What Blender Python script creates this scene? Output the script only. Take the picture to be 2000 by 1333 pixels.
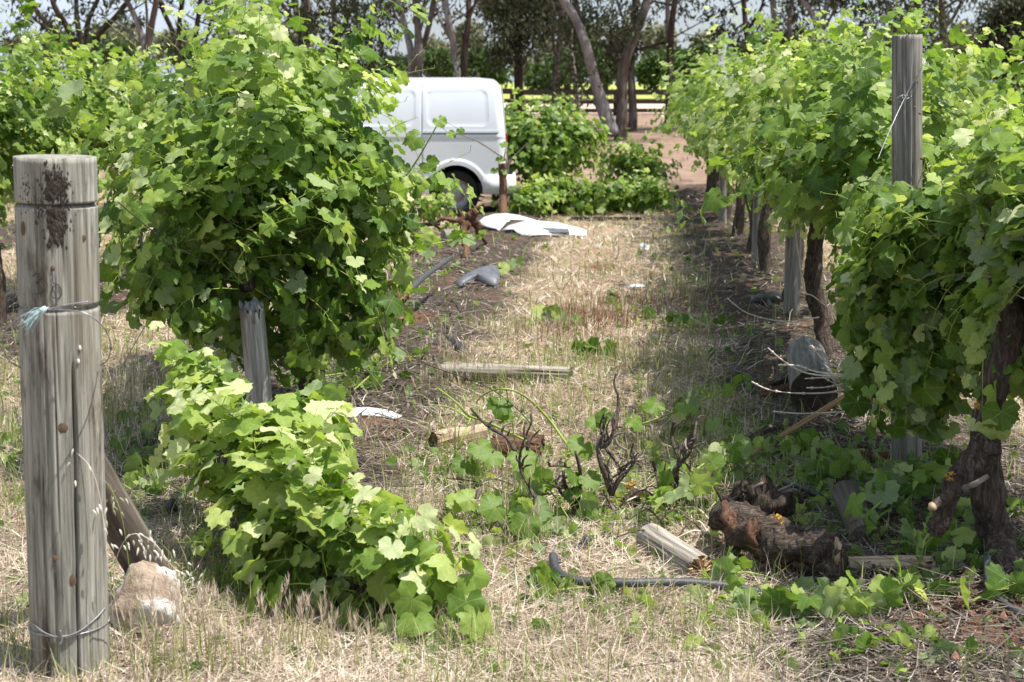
import bpy, math, random
import numpy as np
from mathutils import Vector, Matrix
R = math.radians
for o in list(bpy.data.objects): bpy.data.objects.remove(o)
scene = bpy.context.scene
COL = scene.collection

# ------------------------------------------------------------------ camera
CAM_H, FOC, PITCH = 1.75, 3000.0, R(9.15)          # metres, focal length in photo pixels (2000 wide), tilt down
cam = bpy.data.cameras.new('camera')
cam.sensor_width = 36.0; cam.lens = 36.0 * FOC / 2000.0
cam.clip_start = 0.1; cam.clip_end = 3000
cam.dof.use_dof = True; cam.dof.focus_distance = 6.6; cam.dof.aperture_fstop = 5.6
cam_o = bpy.data.objects.new('camera', cam); COL.objects.link(cam_o)
cam_o.location = (0, 0, CAM_H); cam_o.rotation_euler = (math.pi/2 - PITCH, 0, 0)
scene.camera = cam_o
# ------------------------------------------------------------------ sky, sun, exposure
SUN_EL, SUN_AZ = R(66), R(108)                      # azimuth clockwise from +Y (the view direction)
SUN = Vector((math.sin(SUN_AZ)*math.cos(SUN_EL), math.cos(SUN_AZ)*math.cos(SUN_EL), math.sin(SUN_EL)))
w = bpy.data.worlds.new('World'); scene.world = w; w.use_nodes = True
wn = w.node_tree.nodes; wl = w.node_tree.links; wn.clear()
sky = wn.new('ShaderNodeTexSky'); sky.sky_type = 'NISHITA'; sky.sun_disc = False
sky.sun_elevation = SUN_EL; sky.sun_rotation = SUN_AZ; sky.air_density = 1.0; sky.dust_density = 2.0; sky.ozone_density = 1.0
bg = wn.new('ShaderNodeBackground'); bg.inputs[1].default_value = 0.095
wo = wn.new('ShaderNodeOutputWorld')
# thin white cloud over the whole sky
tc = wn.new('ShaderNodeTexCoord'); mp = wn.new('ShaderNodeMapping'); mp.inputs['Scale'].default_value = (1, 1, 3.0)
nz = wn.new('ShaderNodeTexNoise'); nz.inputs['Scale'].default_value = 3.2; nz.inputs['Detail'].default_value = 7
cr = wn.new('ShaderNodeValToRGB'); cr.color_ramp.elements[0].position = .38; cr.color_ramp.elements[1].position = .68
cr.color_ramp.elements[0].color = (.25, .25, .25, 1); cr.color_ramp.elements[1].color = (.8, .8, .8, 1)
mx = wn.new('ShaderNodeMix'); mx.data_type = 'RGBA'
mx.inputs[7].default_value = (6.3, 7.2, 8.7, 1)
wl.new(tc.outputs['Generated'], mp.inputs[0]); wl.new(mp.outputs[0], nz.inputs['Vector']); wl.new(nz.outputs[0], cr.inputs[0])
wl.new(cr.outputs[0], mx.inputs[0]); wl.new(sky.outputs[0], mx.inputs[6]); wl.new(mx.outputs[2], bg.inputs[0]); wl.new(bg.outputs[0], wo.inputs[0])
sl = bpy.data.lights.new('sun', 'SUN'); sl.energy = 5.0; sl.angle = R(0.6); sl.color = (1, .955, .88)
so = bpy.data.objects.new('sun', sl); COL.objects.link(so)
so.rotation_euler = SUN.to_track_quat('Z', 'Y').to_euler(); so.location = (3, -2, 12)
scene.view_settings.view_transform = 'Standard'; scene.view_settings.look = 'None'
scene.view_settings.exposure = 0.63; scene.view_settings.gamma = 1.0; scene.view_settings.use_curve_mapping = False
cy = scene.cycles
cy.max_bounces = 7; cy.diffuse_bounces = 3; cy.glossy_bounces = 2; cy.transmission_bounces = 4; cy.transparent_max_bounces = 8
cy.use_denoising = True; cy.sample_clamp_indirect = 6
try:
    cy.denoiser = 'OPENIMAGEDENOISE'; cy.denoising_input_passes = 'RGB_ALBEDO_NORMAL'
except Exception: pass

# ------------------------------------------------------------------ terrain and pixel helpers
def sstep(a, b, x):
    t = np.clip((np.asarray(x, float) - a) / (b - a), 0, 1); return t*t*(3 - 2*t)
def hz(x, y):
    x = np.asarray(x, float); y = np.asarray(y, float)
    b = np.interp(y, [-60, 24, 32, 45, 60, 75, 110, 180, 900], [0, 0, .16, .58, .9, 1.35, 2.45, 3.0, 3.0])
    bump = .016*np.sin(1.9*x + .7*y) + .012*np.sin(3.7*x - 2.3*y + 1) + .009*np.sin(6.1*x + 5.2*y + 2)
    s = x - .0763*y
    dr = np.abs(np.mod(s + 1.69 + 1.5, 3.0) - 1.5)
    return b + bump*np.clip(1 - (y-30)/20, 0, 1) + .05*sstep(.8, .2, dr)*np.clip(1 - (y-28)/6, 0, 1)
def hz1(x, y): return float(hz(x, y))
cp, sp_ = math.cos(PITCH), math.sin(PITCH)
def ray(u, v):
    xc = (u - 1000)/FOC; yc = -(v - 666.5)/FOC
    return Vector((xc, cp + yc*sp_, -sp_ + yc*cp))
def P(u, v, Y):                                       # the point seen at (u, v) that lies at distance Y
    d = ray(u, v); t = Y/d.y
    return Vector((d.x*t, Y, CAM_H + d.z*t))
def G(u, v, up=0.0):                                  # the ground point seen at (u, v)
    d = ray(u, v); t = 1.0
    for k in range(60):
        h = hz1(d.x*t, d.y*t)
        tn = (CAM_H - h)/-d.z if d.z < -1e-4 else 400
        if abs(tn - t) < 1e-4: break
        t = .5*t + .5*min(tn, 400)
    return Vector((d.x*t, d.y*t, hz1(d.x*t, d.y*t) + up))
def pix(p):                                           # arrays (n,3) -> u, v, depth
    y = p[:, 1]; z = p[:, 2] - CAM_H
    dep = y*cp - z*sp_; up = y*sp_ + z*cp
    dep = np.maximum(dep, .05)
    return 1000 + FOC*p[:, 0]/dep, 666.5 - FOC*up/dep, dep
ROW = Vector((.0763, 1, 0)).normalized()
ROWX = Vector((1, -.0763, 0)).normalized()
def rowx(k, y): return -1.69 + 3.0*k + .0763*y       # k = 0 the left row, 1 the right row

# ------------------------------------------------------------------ object helpers
ORG = {}
def thing(name, label, cat, loc, group=None):
    o = bpy.data.objects.new(name, None); COL.objects.link(o); o.empty_display_size = .1
    o.location = loc; ORG[o] = Vector(loc)
    return tag(o, label, cat, group)
def tag(o, label, cat, group=None):
    o['label'] = label; o['category'] = cat
    if group: o['group'] = group
    return o
def link(name, me, parent=None, kind=None):
    o = bpy.data.objects.new(name, me); COL.objects.link(o)
    if parent is not None:
        o.parent = parent; ORG[o] = ORG[parent]
    else: ORG[o] = Vector((0, 0, 0))
    if kind: o['kind'] = kind
    return o
class MB:
    """collects vertices and faces in world space; build() makes ONE mesh object"""
    def __init__(s): s.v = []; s.f = []; s.m = []; s.n = 0
    def add(s, V, F, mi=0):
        s.v.extend([tuple(p) for p in V]); k = s.n
        for f in F: s.f.append(tuple(i + k for i in f)); s.m.append(mi)
        s.n += len(V)
    def tube(s, pts, rad, seg=8, mi=0, rough=0., rng=None, twist=0., caps=True, cap_mi=None):
        V, F, C = tube(pts, rad, seg, rough, rng, twist, caps)
        s.add(V, F, mi)
        for c in C: s.f.append(tuple(i + s.n - len(V) for i in c)); s.m.append(mi if cap_mi is None else cap_mi)
    def box(s, c, size, mi=0, rot=None):
        c = Vector(c); hx, hy, hz_ = [k/2 for k in size]
        V = [Vector((sx*hx, sy*hy, sz*hz_)) for sx in (-1, 1) for sy in (-1, 1) for sz in (-1, 1)]
        if rot is not None: V = [rot @ q for q in V]
        s.add([q + c for q in V], [(0,1,3,2),(4,6,7,5),(0,4,5,1),(2,3,7,6),(0,2,6,4),(1,5,7,3)], mi)
    def build(s, name, mats, parent=None, smooth=True, kind=None, origin=None):
        o0 = ORG[parent] if parent is not None else (Vector(origin) if origin is not None else Vector((0, 0, 0)))
        me = bpy.data.meshes.new(name)
        me.from_pydata([(a - o0.x, b - o0.y, c - o0.z) for a, b, c in s.v], [], s.f)
        if not isinstance(mats, (list, tuple)): mats = [mats]
        for m in mats: me.materials.append(m)
        me.polygons.foreach_set('material_index', s.m)
        if smooth: me.polygons.foreach_set('use_smooth', [True]*len(s.f))
        me.update()
        o = link(name, me, parent, kind)
        if parent is None: o.location = o0; ORG[o] = o0
        return o
def frames(pts):
    n = len(pts); T = []
    for i in range(n):
        t = pts[min(i+1, n-1)] - pts[max(i-1, 0)]
        T.append(t.normalized() if t.length > 1e-9 else Vector((0, 0, 1)))
    a = T[0].orthogonal().normalized(); A = [a]
    for i in range(1, n):
        a = a - T[i]*a.dot(T[i])
        a = a.normalized() if a.length > 1e-6 else T[i].orthogonal().normalized()
        A.append(a)
    return T, A
def tube(pts, rad, seg=8, rough=0., rng=None, twist=0., caps=True):
    ropy = rough < 0; rough = abs(rough)      # ropy: long twisted ridges instead of knobs
    pts = [Vector(p) for p in pts]
    if not hasattr(rad, '__len__'): rad = [rad]*len(pts)
    T, A = frames(pts); V = []; F = []; C = []
    lob = [(rng.uniform(0, 6.28), rng.uniform(.5, 1)) for _ in range(5)] if (rough and rng) else None
    for i, p in enumerate(pts):
        a = A[i]; b = T[i].cross(a)
        for k in range(seg):
            th = 6.28318*k/seg
            r = rad[i]
            if lob:
                q = th + twist*i
                if ropy: r *= 1 + rough*(.9*math.sin(2*q + lob[0][0]) + .6*math.sin(3*q*1.0 + lob[1][0]) + .35*math.sin(7*q + lob[3][0]) + .3*math.sin(11*q + lob[4][0]) + .25*math.sin(.35*i + lob[2][0]) + .15*rng.uniform(-1, 1))
                else: r *= 1 + rough*(.5*lob[0][1]*math.sin(3*q + lob[0][0]) + .4*math.sin(5*q + lob[1][0] + .6*i) + .5*rng.uniform(-1, 1) + .4*math.sin(.9*i + lob[2][0]))
            V.append(p + a*(r*math.cos(th)) + b*(r*math.sin(th)))
    for i in range(len(pts)-1):
        for k in range(seg):
            k2 = (k+1) % seg
            F.append((i*seg+k, i*seg+k2, (i+1)*seg+k2, (i+1)*seg+k))
    if caps:
        C = [tuple(reversed(range(seg))), tuple(range((len(pts)-1)*seg, len(pts)*seg))]
    return V, F, C
def smooth_line(pts, n=4):
    pts = [Vector(p) for p in pts]
    if len(pts) < 3: return pts
    out = []
    for i in range(len(pts)-1):
        p0 = pts[max(i-1, 0)]; p1 = pts[i]; p2 = pts[i+1]; p3 = pts[min(i+2, len(pts)-1)]
        for k in range(n):
            t = k/n
            out.append(.5*((2*p1) + (p2-p0)*t + (2*p0-5*p1+4*p2-p3)*t*t + (3*p1-p0-3*p2+p3)*t**3))
    out.append(pts[-1]); return out
def lerp_list(vals, n): return list(np.interp(np.linspace(0, len(vals)-1, n), range(len(vals)), vals))
def np_mesh(name, V, F, attrs=None, mats=(), smooth=False):
    """V (n,3), F (m,3) int triangles; attrs {name: (type, array)} per vertex"""
    me = bpy.data.meshes.new(name); V = np.ascontiguousarray(V, np.float32); F = np.ascontiguousarray(F, np.int32)
    me.vertices.add(len(V)); me.vertices.foreach_set('co', V.ravel())
    me.loops.add(F.size); me.loops.foreach_set('vertex_index', F.ravel())
    k = F.shape[1]
    me.polygons.add(len(F)); me.polygons.foreach_set('loop_start', np.arange(0, F.size, k, dtype=np.int32))
    try: me.polygons.foreach_set('loop_total', np.full(len(F), k, np.int32))
    except Exception: pass
    for m in mats: me.materials.append(m)
    if smooth: me.polygons.foreach_set('use_smooth', np.ones(len(F), bool))
    for an, (ty, arr) in (attrs or {}).items():
        at = me.attributes.new(an, ty, 'POINT')
        at.data.foreach_set('vector' if ty == 'FLOAT_VECTOR' else 'value', np.ascontiguousarray(arr, np.float32).ravel())
    me.update(calc_edges=True); me.validate()
    return me

# ------------------------------------------------------------------ materials
def newmat(name):
    m = bpy.data.materials.new(name); m.use_nodes = True; m.node_tree.nodes.clear(); return m, m.node_tree
def nd(nt, ty, ins=None, **kw):
    n = nt.nodes.new('ShaderNode' + ty)
    for k, v in kw.items(): setattr(n, k, v)
    for k, v in (ins or {}).items():
        s = n.inputs[k]
        if isinstance(v, bpy.types.NodeSocket): nt.links.new(v, s)
        elif isinstance(v, bpy.types.Node): nt.links.new(v.outputs[0], s)
        else:
            if isinstance(v, (tuple, list)) and len(v) == 3 and s.type == 'RGBA': v = (*v, 1)
            s.default_value = v
    return n
def ramp(nt, fac, stops):
    n = nd(nt, 'ValToRGB', {0: fac}); e = n.color_ramp.elements
    while len(e) < len(stops): e.new(.5)
    for k, (p, c) in enumerate(stops):
        e[k].position = p; e[k].color = (*c, 1) if len(c) == 3 else c
    return n.outputs[0]
def math_(nt, op, a, b=0.0, c=0.0): return nd(nt, 'Math', {0: a, 1: b, 2: c}, operation=op).outputs[0]
def mixc(nt, f, a, b, mode='MIX'):
    n = nt.nodes.new('ShaderNodeMix'); n.data_type = 'RGBA'; n.blend_type = mode
    for i, v in ((0, f), (6, a), (7, b)):
        if isinstance(v, bpy.types.NodeSocket): nt.links.new(v, n.inputs[i])
        else: n.inputs[i].default_value = (*v, 1) if isinstance(v, (tuple, list)) and len(v) == 3 else v
    return n.outputs[2]
def coords(nt, scale=(1, 1, 1), kind='Object'):
    t = nd(nt, 'TexCoord'); return nd(nt, 'Mapping', {0: t.outputs[kind], 'Scale': scale}).outputs[0]
def noise(nt, vec, scale, detail=4, rough=.55, dist=0.): return nd(nt, 'TexNoise', {'Vector': vec, 'Scale': scale, 'Detail': detail, 'Roughness': rough, 'Distortion': dist}).outputs[0]
def finish(m, nt, color, rough=.7, bump=None, bstr=.3, bdist=.01, spec=.3, metal=0., coat=0.):
    ins = {'Base Color': color, 'Roughness': rough, 'Metallic': metal, 'Specular IOR Level': spec, 'Coat Weight': coat}
    if bump is not None: ins['Normal'] = nd(nt, 'Bump', {'Height': bump, 'Strength': bstr, 'Distance': bdist}).outputs[0]
    b = nd(nt, 'BsdfPrincipled', ins); nd(nt, 'OutputMaterial', {0: b.outputs[0]}); return m
def wood_mat(name, dark, mid, light, stain=(.05, .035, .025), stain_amt=.5, warm=(.30, .2, .11), warm_amt=.3):
    m, nt = newmat(name)
    g = noise(nt, coords(nt, (14, 14, .7)), 3.0, 6, .6, .6)
    fine = noise(nt, coords(nt, (90, 90, 1.6)), 2.2, 5, .7)
    c = ramp(nt, g, [(.32, dark), (.52, mid), (.72, light)])
    c = mixc(nt, .75, c, ramp(nt, fine, [(.33, (.3, .29, .28)), (.46, (.9, .9, .9)), (.7, (1.2, 1.2, 1.2))]), 'MULTIPLY')
    wv = noise(nt, coords(nt, (5, 5, 1.2)), 1.3, 4, .6)
    c = mixc(nt, math_(nt, 'MULTIPLY', ramp(nt, wv, [(.5, (0, 0, 0)), (.68, (1, 1, 1))]), warm_amt), c, warm)
    st = noise(nt, coords(nt, (9, 9, 2.2)), 1.7, 6, .65)
    c = mixc(nt, math_(nt, 'MULTIPLY', ramp(nt, st, [(.56, (0, 0, 0)), (.66, (1, 1, 1))]), stain_amt), c, stain)
    return finish(m, nt, c, .82, math_(nt, 'ADD', g, math_(nt, 'MULTIPLY', fine, .8)), .5, .006, .2)
def simple(name, col, rough=.6, var=.25, scale=20, bstr=.15, metal=0., spec=.3, coat=0., stretch=(1, 1, 1)):
    m, nt = newmat(name)
    n = noise(nt, coords(nt, stretch), scale, 5, .6)
    lo = tuple(c*(1-var) for c in col); hi = tuple(min(c*(1+var), 1) for c in col)
    return finish(m, nt, ramp(nt, n, [(.3, lo), (.7, hi)]), rough, n, bstr, .004, spec, metal, coat)
def bark_mat(name, dark, mid, light, scl=(30, 30, 3), str_=.9, patch=None):
    m, nt = newmat(name)
    a = noise(nt, coords(nt, scl), 1.6, 7, .68, .8)
    b = noise(nt, coords(nt, (1, 1, .35)), 5, 4, .6)
    c = ramp(nt, a, [(.3, dark), (.5, mid), (.72, light)])
    if patch: c = mixc(nt, ramp(nt, b, [(.47, (0, 0, 0)), (.6, (1, 1, 1))]), c, patch)
    else: c = mixc(nt, .5, c, ramp(nt, b, [(.3, (.5, .5, .5)), (.7, (1.2, 1.2, 1.2))]), 'MULTIPLY')
    return finish(m, nt, c, .9, a, str_, .02, .15)
def leaf_mat(name, stops, back=(.46, .53, .33), trans=.42, veins=True, rough=.48, tgain=1.5):
    m, nt = newmat(name)
    t = nd(nt, 'Attribute', attribute_name='tint').outputs['Fac']
    c = ramp(nt, t, stops)
    if veins:
        u = nd(nt, 'Attribute', attribute_name='luv').outputs['Vector']
        s = nd(nt, 'SeparateXYZ', {0: u}); x, y = s.outputs[0], s.outputs[1]
        ang = math_(nt, 'ABSOLUTE', math_(nt, 'ARCTAN2', x, y)); rr = nd(nt, 'VectorMath', {0: u}, operation='LENGTH').outputs['Value']
        d = None
        for a0 in (0., .92, 1.9):
            k = math_(nt, 'ABSOLUTE', math_(nt, 'SUBTRACT', ang, a0))
            d = k if d is None else math_(nt, 'MINIMUM', d, k)
        d = math_(nt, 'MULTIPLY', d, rr)
        v = math_(nt, 'MULTIPLY', ramp(nt, d, [(.0, (1, 1, 1)), (.035, (0, 0, 0))]), .34)
        # side veins and blistering between them
        bl = noise(nt, u, 5.5, 3, .6)
        c = mixc(nt, .5, c, ramp(nt, bl, [(.35, (.72, .75, .7)), (.65, (1.2, 1.18, 1.15))]), 'MULTIPLY')
        c = mixc(nt, v, c, (.36, .46, .14))
        bump = math_(nt, 'SUBTRACT', math_(nt, 'MULTIPLY', bl, .6), v)
    gm = nd(nt, 'NewGeometry'); bf = gm.outputs['Backfacing']
    cf = mixc(nt, math_(nt, 'MULTIPLY', bf, .45), c, back)
    tr = mixc(nt, 1.0, c, (tgain*.98, tgain, tgain*.5), 'MULTIPLY')
    ins = {'Base Color': cf, 'Roughness': math_(nt, 'ADD', math_(nt, 'MULTIPLY', bf, .3), rough), 'Specular IOR Level': .26}
    if veins: ins['Normal'] = nd(nt, 'Bump', {'Height': bump, 'Strength': .35, 'Distance': .004}).outputs[0]
    b = nd(nt, 'BsdfPrincipled', ins)
    tl = nd(nt, 'BsdfTranslucent', {0: tr})
    mx_ = nd(nt, 'MixShader', {0: trans, 1: b.outputs[0], 2: tl.outputs[0]})
    nd(nt, 'OutputMaterial', {0: mx_.outputs[0]}); return m
def blade_mat(name, stops, trans=.3, rough=.7):
    m, nt = newmat(name)
    c = ramp(nt, nd(nt, 'Attribute', attribute_name='tint').outputs['Fac'], stops)
    b = nd(nt, 'BsdfPrincipled', {'Base Color': c, 'Roughness': rough, 'Specular IOR Level': .2})
    t = nd(nt, 'BsdfTranslucent', {0: c})
    nd(nt, 'OutputMaterial', {0: nd(nt, 'MixShader', {0: trans, 1: b.outputs[0], 2: t.outputs[0]}).outputs[0]}); return m

M_POST = wood_mat('weathered_post_wood', (.13, .128, .108), (.30, .292, .25), (.47, .455, .40), stain_amt=.7, warm=(.22, .175, .115), warm_amt=.5)
M_POST2 = wood_mat('grey_trellis_wood', (.11, .102, .09), (.235, .222, .20), (.38, .36, .33), stain_amt=.3, warm_amt=.1)
M_LOG = wood_mat('silvered_log_wood', (.16, .14, .115), (.34, .305, .26), (.52, .48, .42), stain_amt=.2, warm_amt=.25)
M_DARKWOOD = wood_mat('dark_rail_wood', (.02, .015, .012), (.045, .035, .028), (.075, .06, .05), stain_amt=.2, warm_amt=.1, warm=(.06, .04, .03))
M_SPLIT = wood_mat('fresh_split_wood', (.26, .185, .115), (.44, .34, .23), (.62, .51, .38), stain=(.22, .13, .07), stain_amt=.25, warm=(.55, .33, .16), warm_amt=.35)
M_STAKE = wood_mat('yellow_stake_wood', (.22, .14, .06), (.40, .27, .13), (.52, .38, .2), stain_amt=.1, warm_amt=.2)
M_VBARK = bark_mat('vine_bark', (.022, .016, .012), (.085, .064, .050), (.24, .195, .16), (42, 42, 9))
M_STUB = wood_mat('pale_split_post', (.22, .21, .20), (.42, .41, .40), (.62, .61, .60), stain_amt=.25, warm_amt=.05)
M_BRACE = wood_mat('dark_brace_wood', (.05, .042, .033), (.12, .10, .08), (.22, .19, .155), stain_amt=.5, warm_amt=.3, warm=(.11, .08, .05))
M_VBARKX = bark_mat('lying_vine_bark', (.022, .016, .012), (.085, .064, .050), (.26, .215, .18), (7, 42, 42))
M_RBARK = bark_mat('red_vine_bark', (.05, .026, .018), (.16, .085, .055), (.32, .20, .14), (40, 40, 7))
M_GUM = bark_mat('gum_bark', (.05, .042, .036), (.145, .125, .11), (.28, .255, .235), (5, 5, .9), .8, patch=(.10, .068, .05))
M_GUMPALE = bark_mat('pale_gum_bark', (.10, .09, .08), (.23, .21, .195), (.37, .345, .33), (4, 4, .7), .5)
M_GUMDARK = bark_mat('dark_gum_bark', (.025, .019, .015), (.075, .055, .043), (.15, .115, .095), (7, 7, 1.2), .9)
M_CANE = simple('dead_cane', (.20, .165, .14), .8, .45, 40)
M_PALECANE = simple('pale_dry_cane', (.62, .54, .46), .7, .3, 40)
M_SHOOT = simple('green_shoot', (.26, .33, .07), .5, .35, 25)
M_WIRE = simple('galvanised_wire', (.30, .30, .31), .45, .4, 60, metal=.7)
M_DARKWIRE = simple('dark_wire', (.09, .085, .08), .5, .4, 60, metal=.5)
M_TWINE = simple('faded_blue_twine', (.42, .55, .56), .8, .3, 60)
M_PAINT = simple('white_van_paint', (.68, .71, .75), .28, .03, 2.5, .0, spec=.5, coat=.5)
M_WHITEPLASTIC = simple('white_bumper_plastic', (.68, .70, .73), .4, .12, 6, .02, spec=.5)
M_BLACKPLASTIC = simple('black_plastic', (.022, .022, .024), .42, .3, 30, .1, spec=.5)
M_GREYPLASTIC = simple('grey_plastic', (.10, .105, .12), .5, .35, 14, .15, spec=.5)
M_POLY = simple('polythene_pipe', (.055, .056, .06), .5, .4, 25, .1, spec=.5)
M_RUBBER = simple('tyre_rubber', (.022, .021, .02), .85, .4, 25, .2)
M_STEEL = simple('steel_rim', (.32, .33, .34), .45, .2, 15, metal=.6)
M_GLASS = simple('dark_glass', (.02, .025, .03), .08, .1, 4, .0, spec=.7)
M_RED = simple('red_lens', (.45, .03, .02), .25, .1, 10, .0, spec=.6)
M_BLUE = simple('blue_lens', (.03, .12, .55), .2, .1, 10, .0, spec=.6)
M_SEAM = simple('black_rubber_seal', (.02, .02, .022), .6, .2, 10)
M_LICHEN = simple('orange_lichen', (.42, .235, .05), .9, .35, 60, .5)
M_MARK = simple('pencil_mark', (.055, .05, .048), .9, .2, 40)
M_CRACK = simple('deep_wood_crack', (.02, .015, .011), .95, .4, 60)
M_KNOT = simple('wood_knot', (.11, .075, .05), .85, .45, 30, .4)
M_SNAIL = simple('snail_shell', (.78, .75, .68), .5, .1, 40)
M_CREAM = simple('rough_broken_wood', (.50, .34, .20), .9, .55, 90, .9)
M_TULIP = simple('dark_shell', (.05, .04, .035), .5, .3, 40)
VINE_STOPS = [(.0, (.037, .080, .016)), (.32, (.098, .178, .030)), (.58, (.200, .302, .058)), (.82, (.37, .455, .13)), (1., (.60, .64, .39))]
M_LEAF = leaf_mat('vine_leaf', VINE_STOPS)
M_LEAFFAR = leaf_mat('vine_leaf_far', VINE_STOPS, veins=False)
M_GUMLEAF = leaf_mat('gum_leaf', [(0, (.022, .028, .014)), (.5, (.052, .060, .030)), (1, (.13, .14, .075))], back=(.10, .11, .06), trans=.2, veins=False, tgain=1.1)
M_BUSHLEAF = leaf_mat('bush_leaf', [(0, (.022, .045, .014)), (.5, (.05, .092, .025)), (1, (.115, .17, .045))], back=(.12, .16, .07), trans=.28, veins=False, tgain=1.2)
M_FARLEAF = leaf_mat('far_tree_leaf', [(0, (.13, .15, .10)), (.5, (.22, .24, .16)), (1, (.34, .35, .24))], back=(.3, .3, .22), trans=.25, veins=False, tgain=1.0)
M_STRAW = blade_mat('dry_straw', [(0, (.15, .11, .085)), (.3, (.37, .285, .215)), (.65, (.64, .53, .415)), (1, (.88, .79, .68))])
M_GRASS = blade_mat('green_grass', [(0, (.13, .19, .035)), (.4, (.22, .28, .07)), (.7, (.38, .40, .16)), (1, (.58, .55, .33))], .4)
M_BROWNGRASS = blade_mat('brown_dock', [(0, (.14, .065, .04)), (1, (.36, .2, .13))], .2)
M_TWIG = blade_mat('grey_twigs', [(0, (.04, .031, .025)), (.4, (.14, .115, .095)), (.75, (.28, .24, .205)), (1, (.50, .44, .38))], .05)
M_OAT = blade_mat('oat_husk', [(0, (.45, .42, .24)), (1, (.86, .82, .74))], .35)

# ------------------------------------------------------------------ ground
NR = np.random.default_rng(11)
def wob(x, y, f=1., p=0.):
    return (np.sin(1.7*f*x + .9*f*y + p) + np.sin(2.9*f*x - 2.3*f*y + 1.3 + p) + np.sin(-.8*f*x + 3.7*f*y + 2.1 + p) + np.sin(5.1*f*x + 4.3*f*y + .4))/4
def zones(x, y):
    """mulch (twigs under the rows), soil (bare red earth), dirt (bare ground past the vines)"""
    s = x - .0763*y
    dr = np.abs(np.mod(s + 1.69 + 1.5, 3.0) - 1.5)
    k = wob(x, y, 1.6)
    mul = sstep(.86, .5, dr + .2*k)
    right = sstep(.2, .8, s)*sstep(2.4, 1.9, s)
    mul = mul*np.where(s < .2, sstep(5.3, 6.4, y + .3*k), 1.0)
    front = sstep(5.4, 4.7, y + .25*k)*sstep(.75, 1.15, x + .2*k)         # trampled corner at the right
    mul = np.clip(mul + front, 0, 1)
    soil = sstep(.25, .6, wob(x, y, 2.3, 1.7))*mul*.45
    soil = np.clip(soil + sstep(1.1, .6, np.hypot((x-1.6)/.42, (y-4.75)/.36)+.2*k) , 0, 1)
    for cx, cy_, rx, ry in ((-.35, 14.2, .3, .45), (-.75, 11.6, .2, .3), (.9, 15.6, .25, .3), (-.8, 8.1, .22, .25)):
        soil = np.maximum(soil, sstep(1.2, .6, np.hypot((x-cx)/rx, (y-cy_)/ry) + .3*k)*.9)
    dirt = sstep(27, 30, y + 1.2*k)
    return mul*(1-dirt), soil*(1-dirt), dirt
xs = np.concatenate([np.array([-400, -200, -110, -65, -40, -26, -17, -12, -9.]), np.arange(-7, 7.01, .07), np.array([9., 12, 17, 26, 40, 65, 110, 200, 400])])
ys = np.concatenate([np.array([-60, -30, -15, -6, -2, 0, 1.5, 2.5]), np.arange(3, 12, .06), np.arange(12, 30, .16), np.arange(30, 75, 1.2), np.array([80, 90, 100, 110, 125, 145, 180, 240, 340, 500, 900])])
XX, YY = np.meshgrid(xs, ys); ZZ = hz(XX, YY)
near = (np.abs(XX) < 7) & (YY > 2.5) & (YY < 30)
ZZ = ZZ + np.where(near, NR.normal(0, .007, XX.shape) + .012*wob(XX, YY, 4.3), 0)
nx, ny = len(xs), len(ys)
idx = np.arange(nx*ny).reshape(ny, nx)
F = np.stack([idx[:-1, :-1], idx[:-1, 1:], idx[1:, 1:], idx[1:, :-1]], -1).reshape(-1, 4)
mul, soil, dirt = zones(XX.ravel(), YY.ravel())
m, nt = newmat('vineyard_ground')
am = nd(nt, 'Attribute', attribute_name='mulch').outputs['Fac']; as_ = nd(nt, 'Attribute', attribute_name='soil').outputs['Fac']; ad = nd(nt, 'Attribute', attribute_name='dirt').outputs['Fac']
n1 = noise(nt, coords(nt), 22, 8, .7); n2 = noise(nt, coords(nt), 3.5, 5, .6); n3 = noise(nt, coords(nt), 160, 4, .7)
cs = ramp(nt, n1, [(.3, (.13, .088, .056)), (.5, (.30, .22, .14)), (.72, (.48, .38, .26))])
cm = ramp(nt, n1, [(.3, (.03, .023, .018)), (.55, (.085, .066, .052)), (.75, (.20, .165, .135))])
co = ramp(nt, n3, [(.3, (.10, .05, .033)), (.6, (.20, .105, .068)), (.8, (.27, .155, .10))])
cd = ramp(nt, n2, [(.3, (.19, .125, .09)), (.55, (.29, .20, .15)), (.75, (.38, .29, .225))])
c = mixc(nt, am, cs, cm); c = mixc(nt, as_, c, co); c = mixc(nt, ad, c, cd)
finish(m, nt, c, .95, math_(nt, 'ADD', n1, math_(nt, 'MULTIPLY', n3, .5)), .8, .02, .1)
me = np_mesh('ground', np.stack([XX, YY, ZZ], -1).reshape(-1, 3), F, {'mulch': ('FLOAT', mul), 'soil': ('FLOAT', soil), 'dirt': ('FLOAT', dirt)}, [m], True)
ground = link('ground', me, kind='structure')

def sheet(name, y0, y1, x0, x1, lift, mat, step=3.0):
    a = np.arange(x0, x1 + .1, step*3); b = np.linspace(y0, y1, max(3, int((y1-y0)/step)))
    X, Y = np.meshgrid(a, b); Z = hz(X, Y) + lift
    i = np.arange(X.size).reshape(X.shape)
    Fq = np.stack([i[:-1, :-1], i[:-1, 1:], i[1:, 1:], i[1:, :-1]], -1).reshape(-1, 4)
    return link(name, np_mesh(name, np.stack([X, Y, Z], -1).reshape(-1, 3), Fq, None, [mat], True), kind='structure')
m, nt = newmat('pale_track'); n2 = noise(nt, coords(nt, (1, 1, 1)), .9, 5)
finish(m, nt, ramp(nt, n2, [(.35, (.48, .34, .26)), (.65, (.62, .48, .40))]), .95)
sheet('dirt_track', 61.5, 77, -90, 90, .03, m)
m, nt = newmat('bright_pasture'); n2 = noise(nt, coords(nt, (1, 1, 1)), .5, 6)
finish(m, nt, ramp(nt, n2, [(.35, (.25, .30, .065)), (.65, (.40, .42, .11))]), .95)
sheet('pasture_field', 78, 175, -150, 150, .05, m)

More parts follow.
